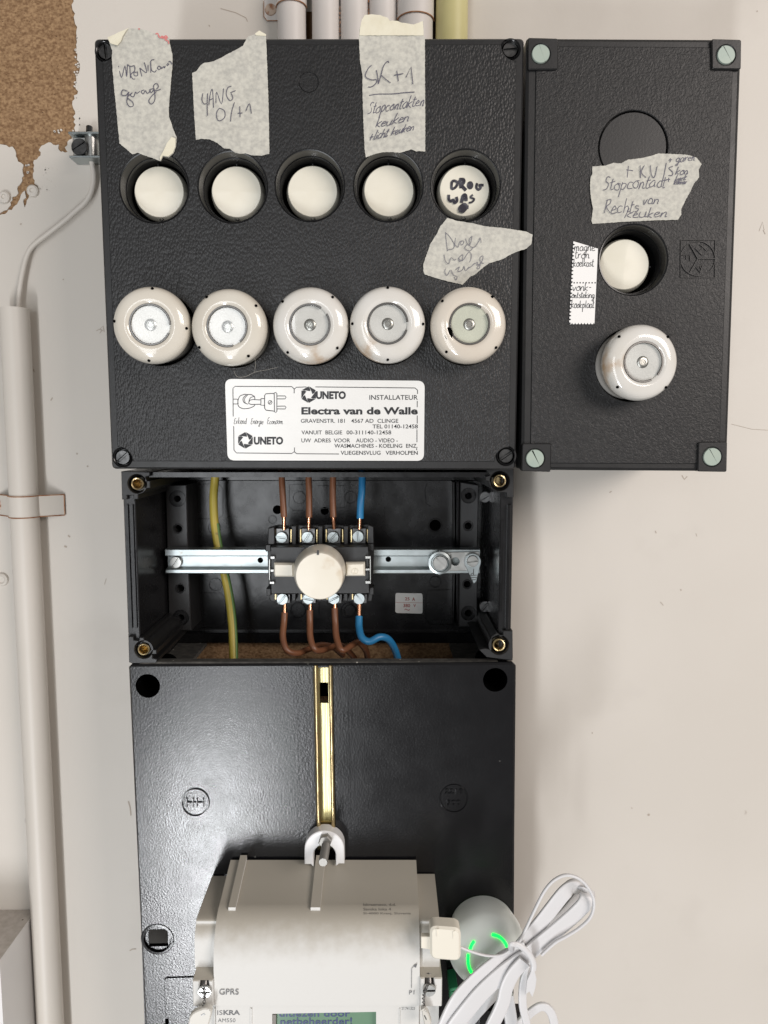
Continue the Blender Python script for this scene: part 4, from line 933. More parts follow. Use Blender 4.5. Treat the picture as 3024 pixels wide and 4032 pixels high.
# central strip beside the rail
mb = MB(); mb.plate(P([(1166, 2624), (1230, 2624), (1246, 3450), (1182, 3450)], HP), HP + .00025, HP - .001, ch=.0001); mb.plate(P([(1312, 2624), (1371, 2624), (1382, 3205), (1324, 3205)], HP), HP + .00025, HP - .001, ch=.0001); mb.obj('centre_strip', 'board_black', t, split=True)
# brass slotted channel
k = MB().plate(P([(1236, 2617), (1306, 2617), (1322, 3390), (1252, 3390)], HP - .004), HP - .004, HP - .0055, holes=[P([(1258, 2687), (1292, 2687), (1294, 2768), (1260, 2768)], HP - .004)]).obj('channel_floor', 'brass_pale', t)
for a, b in (((1243, 2620), (1256, 3300)), ((1301, 2620), (1314, 3300))):
    mb = MB(); p0, p1 = W(*a, HP + .001), W(*b, HP + .001); mb.tube([p0.lerp(p1, i / 10) for i in range(11)], .0013, 12); mb.obj('channel_lip', 'brass', t, 60)
mb = MB(); mb.plate(P([(1256, 3238), (1312, 3238), (1316, 3300), (1258, 3300)], HP - .0025), HP - .0028, HP - .0039); mb.obj('channel_end', 'brass', t)
mb = MB(); mb.plate(P([(1250, 2670), (1298, 2670), (1298, 2785), (1250, 2785)], HP), HP - .02, HP - .022); mb.obj('channel_gap', 'void', t)
# moulded badges
mb = MB(); raised(mb, arcpx(769, 3160, 53, n=40), 7, HP + .0003, .0011); mb.lathe(tuple(W(769, 3160, HP)), [(rad(49, 769, 3160, HP), .0001), (0, .0003)], 36)
for st in ([(557, 1158), (557, 1222)], [(557, 1190), (684, 1190)], [(606, 1158), (606, 1222)], [(636, 1158), (636, 1222)], [(684, 1158), (684, 1222)]): raised(mb, ZN(st), 6, HP + .0006, .0010)
mb.obj('maker_badge', 'board_black', t, 60)
mb = MB(); raised(mb, arcpx(1787, 3144, 54, n=40), 5, HP + .0002, .0006); mb.lathe(tuple(W(1787, 3144, HP)), [(rad(50, 1787, 3144, HP), .0001), (0, .0002)], 36)
letters(mb, '2218', *ZO([(1050, 975)])[0], *ZO([(1176, 1008)])[0], HP + .0009, .02, thick=.0007); letters(mb, '500', *ZO([(1062, 1052)])[0], *ZO([(1160, 1086)])[0], HP + .0009, .02, thick=.0007)
mb.obj('number_badge', 'board_black', t, 40)
mb = MB(); mb.plate(rrect(P([(643, 3852), (900, 3845), (900, 4002), (650, 4004)], HP + .0012), .003), HP + .0008, HP - .001, ch=.0004); mb.obj('raised_pad', 'board_black', t)
mb = MB(); mb.plate(P([(650, 4012), (664, 4010), (668, 4200), (654, 4200)], HP), HP + .0002, HP - .001); mb.obj('pad_slit', 'void', t)

# ================================================================ ELECTRICITY METER
t = mt = thing('electricity_meter', 'white smart electricity meter with grey dusty top and small green display', 'electricity meter', W(1245, 3900, HP + .001))
XA, XB = W(840, 3780, .155).x, W(1653, 3780, .155).x
def zz(py, h): return W(1512, py, h).z
zb_ = zz(3386, HP + .002)
top = [(HP + .002, zb_), (.125, zb_ + (zz(3592, .141) - zb_) * .59), (.1410, zz(3592, .141)), (.1445, zz(3611, .1445)), (.1480, zz(3643, .148)), (.1508, zz(3686, .1508)), (.1531, zz(3742, .1531)), (.1545, zz(3810, .1545)), (.1550, zz(3890, .155)), (.1550, zz(3960, .155))]
z_end = zz(3960, .155)
mb = MB()
zf_ = zz(3835, .155); zt0 = zb_ + (zz(3592, .141) - zb_) * .78
fine = [(HP + .002, zb_), (.120, zb_ + (zt0 - zb_) * .55)] + [(.134 + .021 * math.sin(R(t_)), zf_ + (zt0 - zf_) * math.cos(R(t_)) ** .92) for t_ in range(0, 90, 5)] + [(.155, zf_), (.155, zz(3960, .155))]
n0 = len([1 for q in fine if q[0] < .1460]); pts = [(q[0], q[1]) for q in fine]
va = [[mb.v((x, -h, z)) for h, z in pts] for x in (XA, XB)]
for i in range(len(pts) - 1):
    h_ = pts[i + 1][0]; mb.use('meter'); mb.f([va[0][i], va[0][i + 1], va[1][i + 1], va[1][i]])
mb.use('meter')
for k_, x in ((0, XA), (1, XB)):
    back = [mb.v((x, -HP - .002, z_end))]
    for i in range(len(pts) - 1): mb.f([va[k_][i], va[k_][i + 1], back[0]])
mb.obj('meter_cover', 'meter', t, 75)
# guide rails on the top face
def topz(h):
    for (h0_, z0_), (h1_, z1_) in zip(fine, fine[1:]):
        if h <= h1_: return z0_ + (z1_ - z0_) * (h - h0_) / max(1e-9, h1_ - h0_)
    return fine[-1][1]
for (xa_, xb_) in ((W(946, 3376, HP + .002).x, W(972, 3376, HP + .002).x), (W(1243, 3395, HP + .006).x, W(1278, 3395, HP + .006).x)):
    mb = MB(); ha, hb_ = HP + .0015, .1405
    mb.prof([(ha, topz(ha) - .003), (hb_, topz(hb_) - .001), (hb_, topz(.134) + .0006), (ha, topz(ha) + .0028)], xa_, xb_); mb.obj('guide_rib', 'meter', t, 20)
# stepped side wings with screw lugs
for sgn, x0, x1, yb in ((-1, W(765, 3720, .149).x, XA + .0005, 3449), (1, XB - .0005, W(1732, 3720, .149).x, 3441)):
    zt_ = zz(yb, HP + .001); mb = MB(); m_ = [(HP + .001, zt_), (.1390, zz(3600, .139)), (.1440, zz(3640, .144)), (.1475, zz(3685, .1475)), (.1485, zz(3730, .1485)), (.1485, zz(3812, .1485))]
    pr = [(q.x, q.y) for q in smooth([Vector((a, b, 0)) for a, b in m_], 5)]
    va = [[mb.v((x, -h, z)) for h, z in pr] for x in (x0, x1)]
    for i in range(len(pr) - 1):
        h_ = pr[i + 1][0]; mb.use('meter'); mb.f([va[0][i], va[0][i + 1], va[1][i + 1], va[1][i]])
    mb.use('meter')
    for k_, x in ((0, x0), (1, x1)):
        bk = mb.v((x, -HP - .001, pr[-1][1])); 
        for i in range(len(pr) - 1): mb.f([va[k_][i], va[k_][i + 1], bk])
    mb.obj('side_wing', 'meter', t, 75)
    # lug block
    la, lb = (W(756, 3900, .158).x, XA - .0001) if sgn < 0 else (XB + .0001, W(1741, 3900, .158).x)
    sxp = 805 if sgn < 0 else 1690; sy = 3908 if sgn < 0 else 3902
    cc = W(sxp, sy, .1565); zl = zz(3858 if sgn < 0 else 3848, .1565); ze = zz(3962, .1565); g = .0026
    mb = MB()
    q = rrect([(la, ze), (lb, ze), (lb, zl), (cc.x + g, zl)] + [(cc.x + g, cc.z), (cc.x - g, cc.z)] + [(cc.x - g, zl), (la, zl)], .0006, 3)
    mb.plate(q, .1570, .1300, ch=.0006); k = mb.obj('screw_lug', 'meter', t)
    mb = MB(); mb.prof([(.1487, zz(3808, .1487)), (.1565, zl - .0002), (.1300, zl - .0002)], la + .0004, lb - .0004); mb.obj('lug_slope', 'meter', t, 20)
    MB().tube([(cc.x, -.152, zl - .001), (cc.x, -.155, (zl + cc.z) / 2), (cc.x, -.1565, cc.z)], .0022, 14).obj('screw_shank', 'wire_steel', t, 60)
    screw('screw', sxp, sy, 25.5, .1590, 3, 'steel' , t, t=.0008, slot=.10, cross=(sgn < 0))
    # body under the lug
    mb = MB(); mb.box(la + .0012 if sgn < 0 else la, lb if sgn < 0 else lb - .0012, HP + .001, .1500, zz(4300, .15), ze + .0004); mb.obj('lower_wing', 'meter', t)
# lower front with display
HF = .1525; zf = zz(3962, .1550)
dsp = P([(1072, 3992), (1481, 3984), (1481, 4300), (1072, 4300)], HF)
mb = MB(); mb.plate([(XA + .0002, zz(4300, HF)), (XB - .0002, zz(4300, HF)), (XB - .0002, zf), (XA + .0002, zf)], HF, HP + .002, holes=[dsp]); mb.obj('meter_front', 'meter', t)
MB().plate(P([(1060, 3975), (1495, 3970), (1495, 4310), (1060, 4310)], HF - .003), HF - .003, HF - .004).obj('display', 'lcd', t)
mb = MB(); mb.plate(P([(1074, 3990), (1088, 3990), (1084, 4300), (1072, 4300)], HF - .002), HF - .0008, HF - .0028); mb.obj('display_edge', 'lcd_frame', t)
mb = MB(); letters(mb, 'uitlezen door', 1100, 3978, 1378, 4004, HF - .0028, .012); letters(mb, 'netbeheerder!', 1104, 4008, 1386, 4038, HF - .0028, .012, y0b=4006, y1b=4036); mb.obj('display_text', 'lcd_ink', t, 0)
mb = MB()
for x in (845, 990, 1573): mb.plate(P([(x, 3968), (x + 3, 3968), (x + 4, 4200), (x + 1, 4200)], HF), HF + .0006, HF - .001)
mb.plate(P([(985, 3968), (992, 3968), (993, 4200), (986, 4200)], HF), HF + .0004, HF - .001)
mb.obj('label_frame', 'meter', t, split=True)
mb = MB(); hh = HF + .0001
letters(mb, 'IS', *ZP([(606, 1845)])[0], *ZP([(655, 1888)])[0], hh, .0); letters(mb, 'KRA', *ZP([(662, 1842)])[0], *ZP([(818, 1888)])[0], hh, .035); letters(mb, 'AM550', *ZP([(610, 1920)])[0], *ZP([(775, 1956)])[0], hh, 0)
letters(mb, '27.741.523', *ZQ([(903, 1578)])[0], *ZQ([(1028, 1602)])[0], hh, 0)
hh = .1554
letters(mb, 'GPRS', *ZP([(624, 1645)])[0], *ZP([(805, 1700)])[0], hh, 0); letters(mb, 'P1', *ZQ([(975, 1422)])[0], *ZQ([(1022, 1460)])[0], hh, 0)
stroke(mb, ZQ([(996, 1400), (998, 1215), (1030, 1190)]), 2.0, hh)
a_ = ZQ([(1050, 1172), (1012, 1192), (1038, 1212)]); mb.f([mb.v(W(x, y, hh)) for x, y in a_])
mb.obj('printed_text', 'print_grey', t, 0)
mb = MB(); hh = .1405
def on_top(mbx, text, qa, qb):
    """print lying on the sloping top face"""
    tmp = MB(); letters(tmp, text, *qa, *qb, .150, .012)
    for v in tmp.bm.verts:
        d = v.co - Vector((0, -CAMD, 0)); lo, hi = .3, 1.3       # slide along the sight line of its plan until it meets the face
        for _ in range(40):
            m_ = (lo + hi) / 2; q_ = Vector((0, -CAMD, 0)) + d * m_; h_ = -q_.y
            if q_.z < topz(h_) + .00015: hi = m_
            else: lo = m_
        v.co = Vector((0, -CAMD, 0)) + d * lo
    me = bpy.data.meshes.new('x'); tmp.bm.to_mesh(me); tmp.bm.free(); mbx.bm.from_mesh(me); bpy.data.meshes.remove(me)
on_top(mb, 'Iskraemeco, d.d.', ZQ([(546, 608)])[0], ZQ([(850, 636)])[0]); on_top(mb, 'Savska loka 4', ZQ([(546, 650)])[0], ZQ([(806, 676)])[0]); on_top(mb, 'SI-4000 Kranj, Slovenia', ZQ([(546, 692)])[0], ZQ([(990, 718)])[0])
mb.obj('maker_address', 'print_faint', t, 0)
# hanging bracket with stud
mb = MB(); q = arcpx(1277, 3344, 78, 180, 360, 20, ry=72); inner = arcpx(1278, 3368, 44, 0, -180, 16, ry=42)
outl = P([(1199, 3404)] + q + [(1356, 3402), (1334, 3402), (1322, 3412)] + [(1322, 3368)] + inner[1:-1] + [(1234, 3368), (1234, 3414), (1224, 3404)], HP + .009)
mb.plate(outl, HP + .009, HP + .0005, ch=.0005); mb.obj('hanging_bracket', 'white_plastic', t)
c = W(1280, 3314, HP + .012); mb = MB(); r_ = .0042
mb.plate([(c.x + r_ * math.cos(R(60 * i + 10)), c.z + r_ * math.sin(R(60 * i + 10))) for i in range(6)], HP + .013, HP + .003, ch=.0004); mb.obj('nut', 'dull_steel', t)
p0, p1 = W(1284, 3326, HP + .012), W(1272, 3396, HP + .031); mb = MB(); mb.tube([p0.lerp(p1, i / 40) for i in range(41)], [.0026 + (.00018 if i % 2 else -.00012) for i in range(41)], 16); mb.obj('stud', 'dull_steel', t, 20)
mb = MB(); mb.plate(P([(1236, 3350), (1320, 3350), (1320, 3420), (1236, 3420)], HP + .001), HP + .0008, HP + .0004); mb.obj('bracket_gap', 'void', t)
# twisted wire seals
def seal(label, x, y, pts, tagq, loops):
    s_ = thing('wire_seal', label, 'seal', W(x, y, .160), 'seals hanging from the meter screws')
    base = smooth([W(a, b, .1605) for a, b in pts], 8)
    for ph in (0, math.pi):
        mb = MB(); mb.tube([p + Vector((.0007 * math.cos(i * .75 + ph), -.0007 * math.sin(i * .75 + ph), 0)) for i, p in enumerate(base)], .00030, 6); mb.obj('twisted_wire', 'wire_steel', s_, 60)
    mb = MB(); mb.plate(rrect(P(tagq, .163), .002), .1635, .1600, ch=.0006); mb.obj('seal_tag', 'seal', s_)
    mb = MB(); mb.tube([W(a, b, .1632) for a, b in loops], .0005, 6); mb.obj('seal_knot', 'dark_steel', s_)
seal('wire seal with translucent tag hanging at the left screw of the meter', 805, 3908, ZP([(470, 1600), (478, 1680), (482, 1760), (472, 1830), (475, 1880)]), ZP([(345, 1900), (400, 1850), (500, 1815), (560, 1840), (540, 1930), (520, 2000), (330, 2010)]), ZP([(455, 1890), (485, 1868), (490, 1885)]))
seal('wire seal hanging from the right screw of the meter', 1690, 3902, ZQ([(1145, 1370), (1120, 1430), (1108, 1490), (1112, 1560), (1122, 1640), (1135, 1690)]), ZQ([(1085, 1600), (1110, 1585), (1150, 1620), (1190, 1735), (1120, 1760)]), ZQ([(1115, 1650), (1135, 1690)]))
# connector on the meter's right flank
t = thing('connector_plug', 'cream square connector cap sticking out of the right side of the meter', 'plug', W(1754, 3717, .160))
q = rrect(P(ZQ([(1168, 826), (1458, 846), (1456, 1158), (1170, 1136)]), .165), .0042, 7)
mb = MB(); mb.plate(q, .1650, .1560, ch=.0012); mb.obj('cap', 'cream_plug', t)
mb = MB(); raised(mb, ZQ([(1232, 915), (1230, 845), (1250, 850)]), 5, .1651, .0003); raised(mb, ZQ([(1385, 935), (1385, 870), (1400, 868)]), 5, .1651, .0003); mb.obj('cap_ridge', 'cream_plug', t, 60, split=True)
mb = MB(); mb.plate(P(ZQ([(1085, 922), (1172, 920), (1172, 1042), (1085, 1030)]), .162), .1620, .1585, ch=.0003); mb.obj('neck', 'cream_plug', t)

# ================================================================ WIRELESS READER AND ITS CABLES
t = thing('wireless_reader', 'round white plastic reader puck with glowing green light arcs', 'sensor', W(1930, 3790, HP + .002))
c = W(1930, 3795, .136); r_ = rad(158, 1930, 3795, .136)
def dome_h(x, z):
    q_ = min(1, math.hypot(x - c.x, z - c.z) / r_); return .122 + .018 * (1 - q_ ** 2.6) ** .62
pr = [(r_ * .80, .0)]; prf = [(r_ * .86, HP + .0005), (r_ * .97, .112), (r_, .1215)] + [(r_ * q_, .122 + .018 * (1 - q_ ** 2.6) ** .62) for q_ in (.99, .97, .94, .9, .84, .76, .66, .54, .4, .25, .1, 0)]
mb = MB(); mb.lathe((c.x, 0, c.z), prf, 64); mb.obj('reader_shell', 'dome', t, 60)
for pts in (ZR([(597, 683), (650, 700), (695, 740), (727, 798)]), ZR([(450, 738), (428, 772), (415, 810)]), ZR([(402, 845), (400, 905), (412, 965), (443, 1015)])):
    sm = smooth([Vector((p[0], p[1])) for p in pts], 6); out = []
    for p in sm:
        w_ = W(p.x, p.y, .138)
        for _ in range(6): w_ = W(p.x, p.y, dome_h(w_.x, w_.z) + .0002)
        out.append(w_)
    mb = MB(); mb.tube(out, .00085, 8); mb.obj('light_arc', 'led', t, 60)
mb = MB(); mb.plate(P(ZQ([(1350, 1410), (1425, 1390), (1440, 1480), (1350, 1512)]), .118), .118, HP + .001, ch=.0004); mb.plate(P(ZQ([(1362, 1440), (1395, 1432), (1395, 1455), (1362, 1462)]), .1185), .1186, .1180)
mb.obj('terminal_block', 'green_terminal', t)
mb = MB(); mb.plate(P(ZR([(500, 1290), (830, 1290), (800, 1500), (480, 1500)]), .105), .108, HP + .0005, ch=.001); mb.obj('reader_base', 'black_gloss', t)
t = thing('cable_bundle', 'bundle of flat white cable looped and tied beside the meter', 'cable', W(2060, 3750, .15))
def cab(z_, pts, wd, h, m='cable_white', fl=.0012, dh=None, n=12):
    q = z_(pts); hs_ = [h + (dh[i] if dh else 0) for i in range(len(q))]
    p3 = smooth([W(a, b, k_) for (a, b), k_ in zip(q, hs_)], 7)
    MB().tube(p3, rad(wd / 2, *q[0], h), 20, flat=fl, ex=.45 if wd > 15 else 1.).obj('cable', m, t, 50)
cab(ZR, [(338, 785), (430, 822), (540, 853), (640, 856), (700, 838), (770, 790)], 10, .158, fl=.0008)
cab(ZR, [(820, 740), (880, 620), (960, 450), (1030, 320), (1110, 235), (1210, 198), (1320, 235), (1400, 330), (1428, 430), (1400, 540), (1310, 630), (1200, 700), (1110, 750), (1000, 850)], 12.5, .160, fl=.0010)
cab(ZR, [(790, 830), (900, 700), (1000, 580), (1100, 450), (1180, 350), (1240, 300), (1290, 300), (1318, 318)], 58, .153, dh=[0, 0, 0, 0, 0, -.002, -.006, -.010])
cab(ZR, [(850, 880), (950, 790), (1060, 700), (1180, 600), (1290, 500), (1360, 420), (1372, 350), (1325, 310)], 62, .156, dh=[0, 0, 0, 0, 0, 0, -.003, -.010])
cab(ZR, [(830, 780), (930, 650), (1020, 520), (1120, 390), (1200, 300), (1270, 262), (1350, 300)], 34, .147, 'cable_white')
cab(ZR, [(1000, 700), (1100, 590), (1200, 490), (1290, 380), (1320, 320)], 40, .140, 'cable_grey')
cab(ZR, [(880, 800), (740, 860), (600, 950), (440, 1090), (320, 1230), (230, 1414), (200, 1500)], 70, .155, dh=[0, 0, .002, .003, .004, .004, .004])
cab(ZR, [(900, 850), (790, 920), (660, 1020), (520, 1150), (400, 1290), (300, 1420), (260, 1500)], 66, .158, dh=[0, 0, .001, .002, .003, .003, .003])
cab(ZR, [(900, 880), (800, 950), (690, 1070), (560, 1200), (450, 1320), (370, 1420), (330, 1500)], 62, .150)
cab(ZR, [(860, 900), (770, 1000), (715, 1110), (690, 1220), (650, 1320), (600, 1420), (570, 1500)], 54, .161, 'cable_white')
cab(ZR, [(905, 940), (860, 1040), (845, 1150), (848, 1270), (875, 1390), (890, 1500)], 32, .157)
cab(ZR, [(720, 1180), (735, 1280), (750, 1380), (760, 1500)], 50, .148)
cab(ZR, [(800, 1430), (860, 1370), (930, 1305), (1000, 1270), (1060, 1295), (1095, 1370), (1115, 1500)], 34, .140, 'cable_white')
mb = MB(); q = ZR([(760, 830), (750, 775), (790, 765), (850, 795), (905, 855), (935, 925), (932, 975)])
mb.tube(smooth([W(a, b, .166 - (.014 if i == 0 else 0)) for i, (a, b) in enumerate(q)], 6), .0017, 10, flat=.0009)
o = mb.obj('cable_tie', 'cable_white', None, 50)
tag(o, 'white tie wound round the waist of the cable bundle', 'cable tie')
mb = MB(); q = ZR([(905, 860), (945, 890), (940, 960), (960, 1050), (950, 1120), (925, 1195), (900, 1150), (870, 1170), (880, 1060), (915, 980)]); mb.plate(P(q, .163), .1632, .1624, ch=.0002); k = mb.obj('tie_tail', 'cable_white', o); 

# ================================================================ PAPER AND TAPE
def tape(label, z_, q, h, name='masking_tape', m='tape', amp=.8, seed=1, step=5, wave=.0006, cat='tape', group='torn masking tape labels', rounded=0):
    pxs = ragged(z_(q), amp, step, seed); o = MB(); xs = [p[0] for p in pxs]; ys = [p[1] for p in pxs]
    from mathutils.geometry import delaunay_2d_cdt
    pts = [Vector(p) for p in pxs]; nb = len(pts); rnd = random.Random(seed)
    gx = min(xs)
    while gx < max(xs):
        gy = min(ys)
        while gy < max(ys): pts.append(Vector((gx + rnd.uniform(-3, 3), gy + rnd.uniform(-3, 3)))); gy += 14
        gx += 14
    vs, es, fs, *_ = delaunay_2d_cdt(pts, [(i, (i + 1) % nb) for i in range(nb)], [list(range(nb))], 1, 1e-4)
    bmv = []
    for v in vs:
        nz = noise.noise(Vector((v.x * .012, v.y * .012, seed))) * wave + noise.noise(Vector((v.x * .05, v.y * .05, seed + 9))) * wave * .3
        top_ = o.v(W(v.x, v.y, h + max(-.00025, nz))); bmv.append(top_)
    lows = [o.v(v.co + Vector((0, .00018, 0))) for v in bmv]
    from collections import Counter
    ec = Counter()
    for f in fs:
        o.f([bmv[i] for i in f]); o.f([lows[i] for i in f][::-1])
        for i in range(len(f)): ec[tuple(sorted((f[i], f[(i + 1) % len(f)])))] += 1
    for (a, b), n_ in ec.items():
        if n_ == 1: o.f([bmv[a], bmv[b], lows[b], lows[a]])
    ob_ = o.obj(name, m, None, 40); tag(ob_, label, cat, group); return ob_
HTP = HM + .0011; HW = HTP + .00035
o = tape('masking tape over the leftmost knob, handwritten with garage and a folded corner', ZA, [(20, 265), (60, 245), (330, 120), (480, 115), (700, 190), (800, 230), (905, 250), (930, 400), (955, 500), (955, 640), (935, 880), (900, 1300), (905, 1400), (975, 1600), (1015, 1700), (1005, 1830), (970, 1930), (900, 1990), (820, 1975), (785, 2045), (700, 2010), (560, 1965), (450, 1920), (370, 1945), (320, 1900), (240, 1830), (185, 1785), (150, 1400), (100, 900), (75, 560), (80, 440), (45, 340)], HTP, seed=1)
mb = MB(); hA = HW
for pts in ([(170, 660), (215, 830), (265, 660), (290, 820), (300, 640)], [(335, 660), (345, 840)], [(300, 640), (345, 670), (400, 660), (405, 730), (350, 790), (380, 850), (415, 850)], [(430, 760), (400, 750), (400, 800), (450, 800), (440, 740)],
            [(480, 690), (510, 815)], [(480, 690), (580, 760), (545, 610)], [(600, 650), (600, 740)], [(640, 630), (640, 760)], [(690, 570), (640, 590), (650, 720), (700, 750), (720, 720)], [(760, 660), (735, 690), (760, 715), (785, 690), (760, 660)],
            [(785, 670), (800, 700), (825, 670), (840, 690), (850, 660)], [(870, 640), (885, 655), (900, 635), (880, 625)], [(895, 600), (925, 600), (950, 640)],
            [(300, 1030), (230, 1010), (215, 1080), (280, 1090), (320, 1040), (290, 1180), (330, 1250), (385, 1240), (370, 1180), (300, 1120), (370, 1050)], [(370, 1050), (345, 1090), (390, 1110), (410, 1060), (420, 1040), (440, 1060), (480, 1030)],
            [(545, 1010), (500, 1030), (530, 1070), (560, 1020), (590, 1060), (640, 1020)], [(680, 990), (620, 1010), (650, 1050), (685, 1010), (700, 1150), (650, 1215), (610, 1170), (660, 1090), (720, 1040)], [(720, 1000), (750, 960), (720, 915), (680, 950), (700, 1020), (785, 1000)]):
    stroke(mb, smooth([Vector(p) for p in ZA(pts)], 4), 3.2, hA)
mb.obj('handwriting', 'pen', o, 0)
mb = MB()
for pts in ([(710, 200), (740, 190), (760, 240), (790, 250), (800, 230), (830, 240), (860, 225), (880, 250), (850, 280), (890, 300), (900, 340)], [(460, 120), (480, 130)], [(780, 240), (830, 260), (880, 240)]): stroke(mb, smooth([Vector(p) for p in ZA(pts)], 4), 5, hA)
mb.obj('red_scribble', 'red_pen', o, 0)
mb = MB(); mb.plate(ragged(P(ZA([(20, 262), (330, 125), (300, 160), (240, 240), (215, 320), (165, 375), (60, 345)]), HTP), .0001, .001, 4), HTP + .0011, HTP + .0008); mb.obj('folded_corner', 'tape_cream', o)
mb = MB(); mb.plate(P(ZA([(1005, 1720), (1000, 1840), (965, 1930), (900, 1985), (820, 1970), (790, 2040), (775, 2000), (830, 1900), (880, 1790), (950, 1700)]), HTP), HTP + .0008, HTP + .0005); mb.obj('folded_corner', 'tape_cream', o)
o = tape('masking tape with GANG 0/+1 handwritten, above the second knob', ZB, [(135, 760), (190, 745), (260, 650), (310, 618), (450, 595), (560, 540), (780, 420), (870, 370), (930, 260), (960, 225), (1050, 205), (1105, 165), (1205, 215), (1215, 400), (1240, 1100), (1250, 1500), (1255, 1940), (1140, 1965), (1010, 1960), (910, 1930), (830, 1935), (760, 1920), (680, 1865), (600, 1860), (500, 1780), (380, 1725), (260, 1720), (190, 1735), (160, 1300)], HTP, seed=2)
mb = MB()
for pts in ([(290, 1060), (275, 1150), (300, 1210), (340, 1210)], [(360, 1060), (352, 1210), (355, 1385)], [(375, 1230), (400, 1060), (430, 1010), (445, 1270)], [(385, 1160), (445, 1130)], [(480, 1200), (490, 1040), (560, 1215), (590, 990)],
            [(705, 955), (650, 980), (630, 1080), (680, 1165), (725, 1130), (700, 1060)], [(690, 1050), (765, 1020)], [(530, 1275), (490, 1340), (500, 1440), (550, 1455), (610, 1400), (600, 1310), (530, 1275)], [(748, 1190), (705, 1340), (692, 1470)],
            [(795, 1350), (865, 1345)], [(825, 1250), (830, 1405)], [(915, 1315), (965, 1210), (995, 1355)]):
    stroke(mb, smooth([Vector(p) for p in ZB(pts)], 4) if len(pts) > 2 else ZB(pts), 3.0, HW)
mb.obj('handwriting', 'pen', o, 0)
mb = MB(); mb.plate(P(ZB([(1050, 200), (1110, 155), (1210, 210), (1208, 235), (1060, 225)]), HTP), HTP + .0006, HTP + .0004); mb.obj('folded_corner', 'tape_cream', o)
o = tape('long masking tape strip with SK+1 handwritten, above the fourth knob', ZC, [(120, 400), (135, 250), (165, 150), (200, 70), (300, 60), (430, 70), (540, 110), (570, 150), (680, 155), (740, 180), (920, 205), (1058, 155), (1065, 380), (1080, 400), (1082, 1000), (1085, 1500), (1085, 2050), (1000, 2045), (960, 2050), (880, 2020), (800, 2045), (720, 2068), (620, 2060), (480, 2060), (370, 2080), (290, 2110), (220, 2138), (205, 2000), (190, 1700), (175, 1200), (175, 950), (140, 750)], HTP, seed=3)
mb = MB()
for pts in ([(305, 800), (255, 850), (215, 960), (300, 1010), (375, 1010), (370, 1060), (310, 1110), (255, 1115)], [(375, 870), (395, 970), (405, 1070)], [(405, 1070), (440, 950), (480, 810), (540, 740), (555, 765)], [(445, 945), (520, 1010), (580, 1055)],
            [(630, 945), (765, 920)], [(670, 880), (695, 1030)], [(805, 975), (878, 825), (905, 1075)], [(270, 1238), (400, 1218), (600, 1215), (800, 1195), (930, 1188)]):
    stroke(mb, smooth([Vector(p) for p in ZC(pts)], 4) if len(pts) > 3 else ZC(pts), 3.4, HW)
for tx, x, y, s_, an, sx_, sd in (('Stopcontakten', 240, 1510, 175, 9, .80, 1), ('keuken', 350, 1710, 150, 12, 1.15, 2), ('+licht keuken', 255, 1900, 130, 14, .92, 3)):
    (a, b), = ZC([(x, y)]); write(mb, tx, a, b, s_ * .27, HW, 3.0, an, sx_, .2, .04, sd)
mb.obj('handwriting', 'pen', o, 0)
mb = MB(); mb.plate(ragged(P(ZC([(132, 372), (140, 250), (165, 150), (205, 78), (300, 68), (430, 78), (540, 118), (570, 158), (680, 163), (740, 188), (920, 213), (1052, 165), (1060, 372)]), HTP), .0001, .0012, 6), HTP + .0005, HTP + .0003); mb.obj('tape_end', 'tape_cream', o)
o = tape('triangular masking tape with Droger was handwritten, above the rightmost fuse cap', ZD, [(400, 60), (540, 100), (740, 130), (900, 170), (1090, 185), (1290, 215), (1440, 240), (1515, 280), (1500, 400), (1440, 460), (1360, 485), (1240, 530), (1120, 600), (950, 650), (880, 700), (830, 745), (760, 800), (700, 830), (650, 880), (605, 930), (480, 905), (300, 860), (110, 800), (90, 760), (90, 660), (125, 560), (180, 400), (265, 270), (310, 170), (355, 120)], HTP, seed=4)
mb = MB()
for pts in ([(380, 245), (385, 330), (405, 495)], [(375, 250), (430, 300), (490, 400), (480, 460), (415, 475)], [(510, 320), (500, 400), (520, 430), (545, 440), (560, 380), (590, 360), (620, 370), (600, 410), (575, 400), (590, 360)],
            [(640, 330), (665, 400), (700, 410), (725, 300), (690, 350), (700, 430), (760, 440), (810, 370), (830, 320), (845, 385)], [(665, 400), (630, 460), (700, 490), (740, 440)],
            [(360, 540), (375, 620), (420, 660), (450, 580), (490, 610), (520, 600)], [(545, 590), (600, 540), (600, 600), (560, 630), (550, 590), (600, 620), (680, 510), (715, 540), (710, 600), (690, 640)],
            [(380, 720), (370, 770), (400, 810), (440, 740)], [(450, 740), (480, 800), (530, 830), (515, 870), (490, 830)], [(510, 740), (560, 700), (540, 760), (600, 740), (620, 690), (640, 750), (690, 700), (660, 730), (720, 690), (760, 650)], [(760, 660), (800, 640), (790, 680), (830, 660), (820, 720), (790, 710), (850, 640), (870, 560), (830, 580), (840, 640), (880, 655)]):
    stroke(mb, smooth([Vector(p) for p in ZD(pts)], 4), 2.6, HW)
mb.obj('handwriting', 'pen_light', o, 0)
HT2 = HB + .0012
o = tape('torn masking tape with four lines of handwriting on the right fuse box', ZF, [(95, 310), (250, 300), (340, 270), (430, 275), (510, 232), (650, 215), (780, 190), (860, 160), (1000, 165), (1200, 175), (1310, 210), (1365, 285), (1330, 350), (1335, 440), (1275, 510), (1235, 600), (1190, 680), (1130, 800), (1130, 870), (1090, 930), (800, 938), (450, 955), (100, 978), (85, 940), (105, 800), (80, 680), (70, 560), (75, 430), (95, 400)], HT2, seed=5)
mb = MB(); h5 = HT2 + .00035
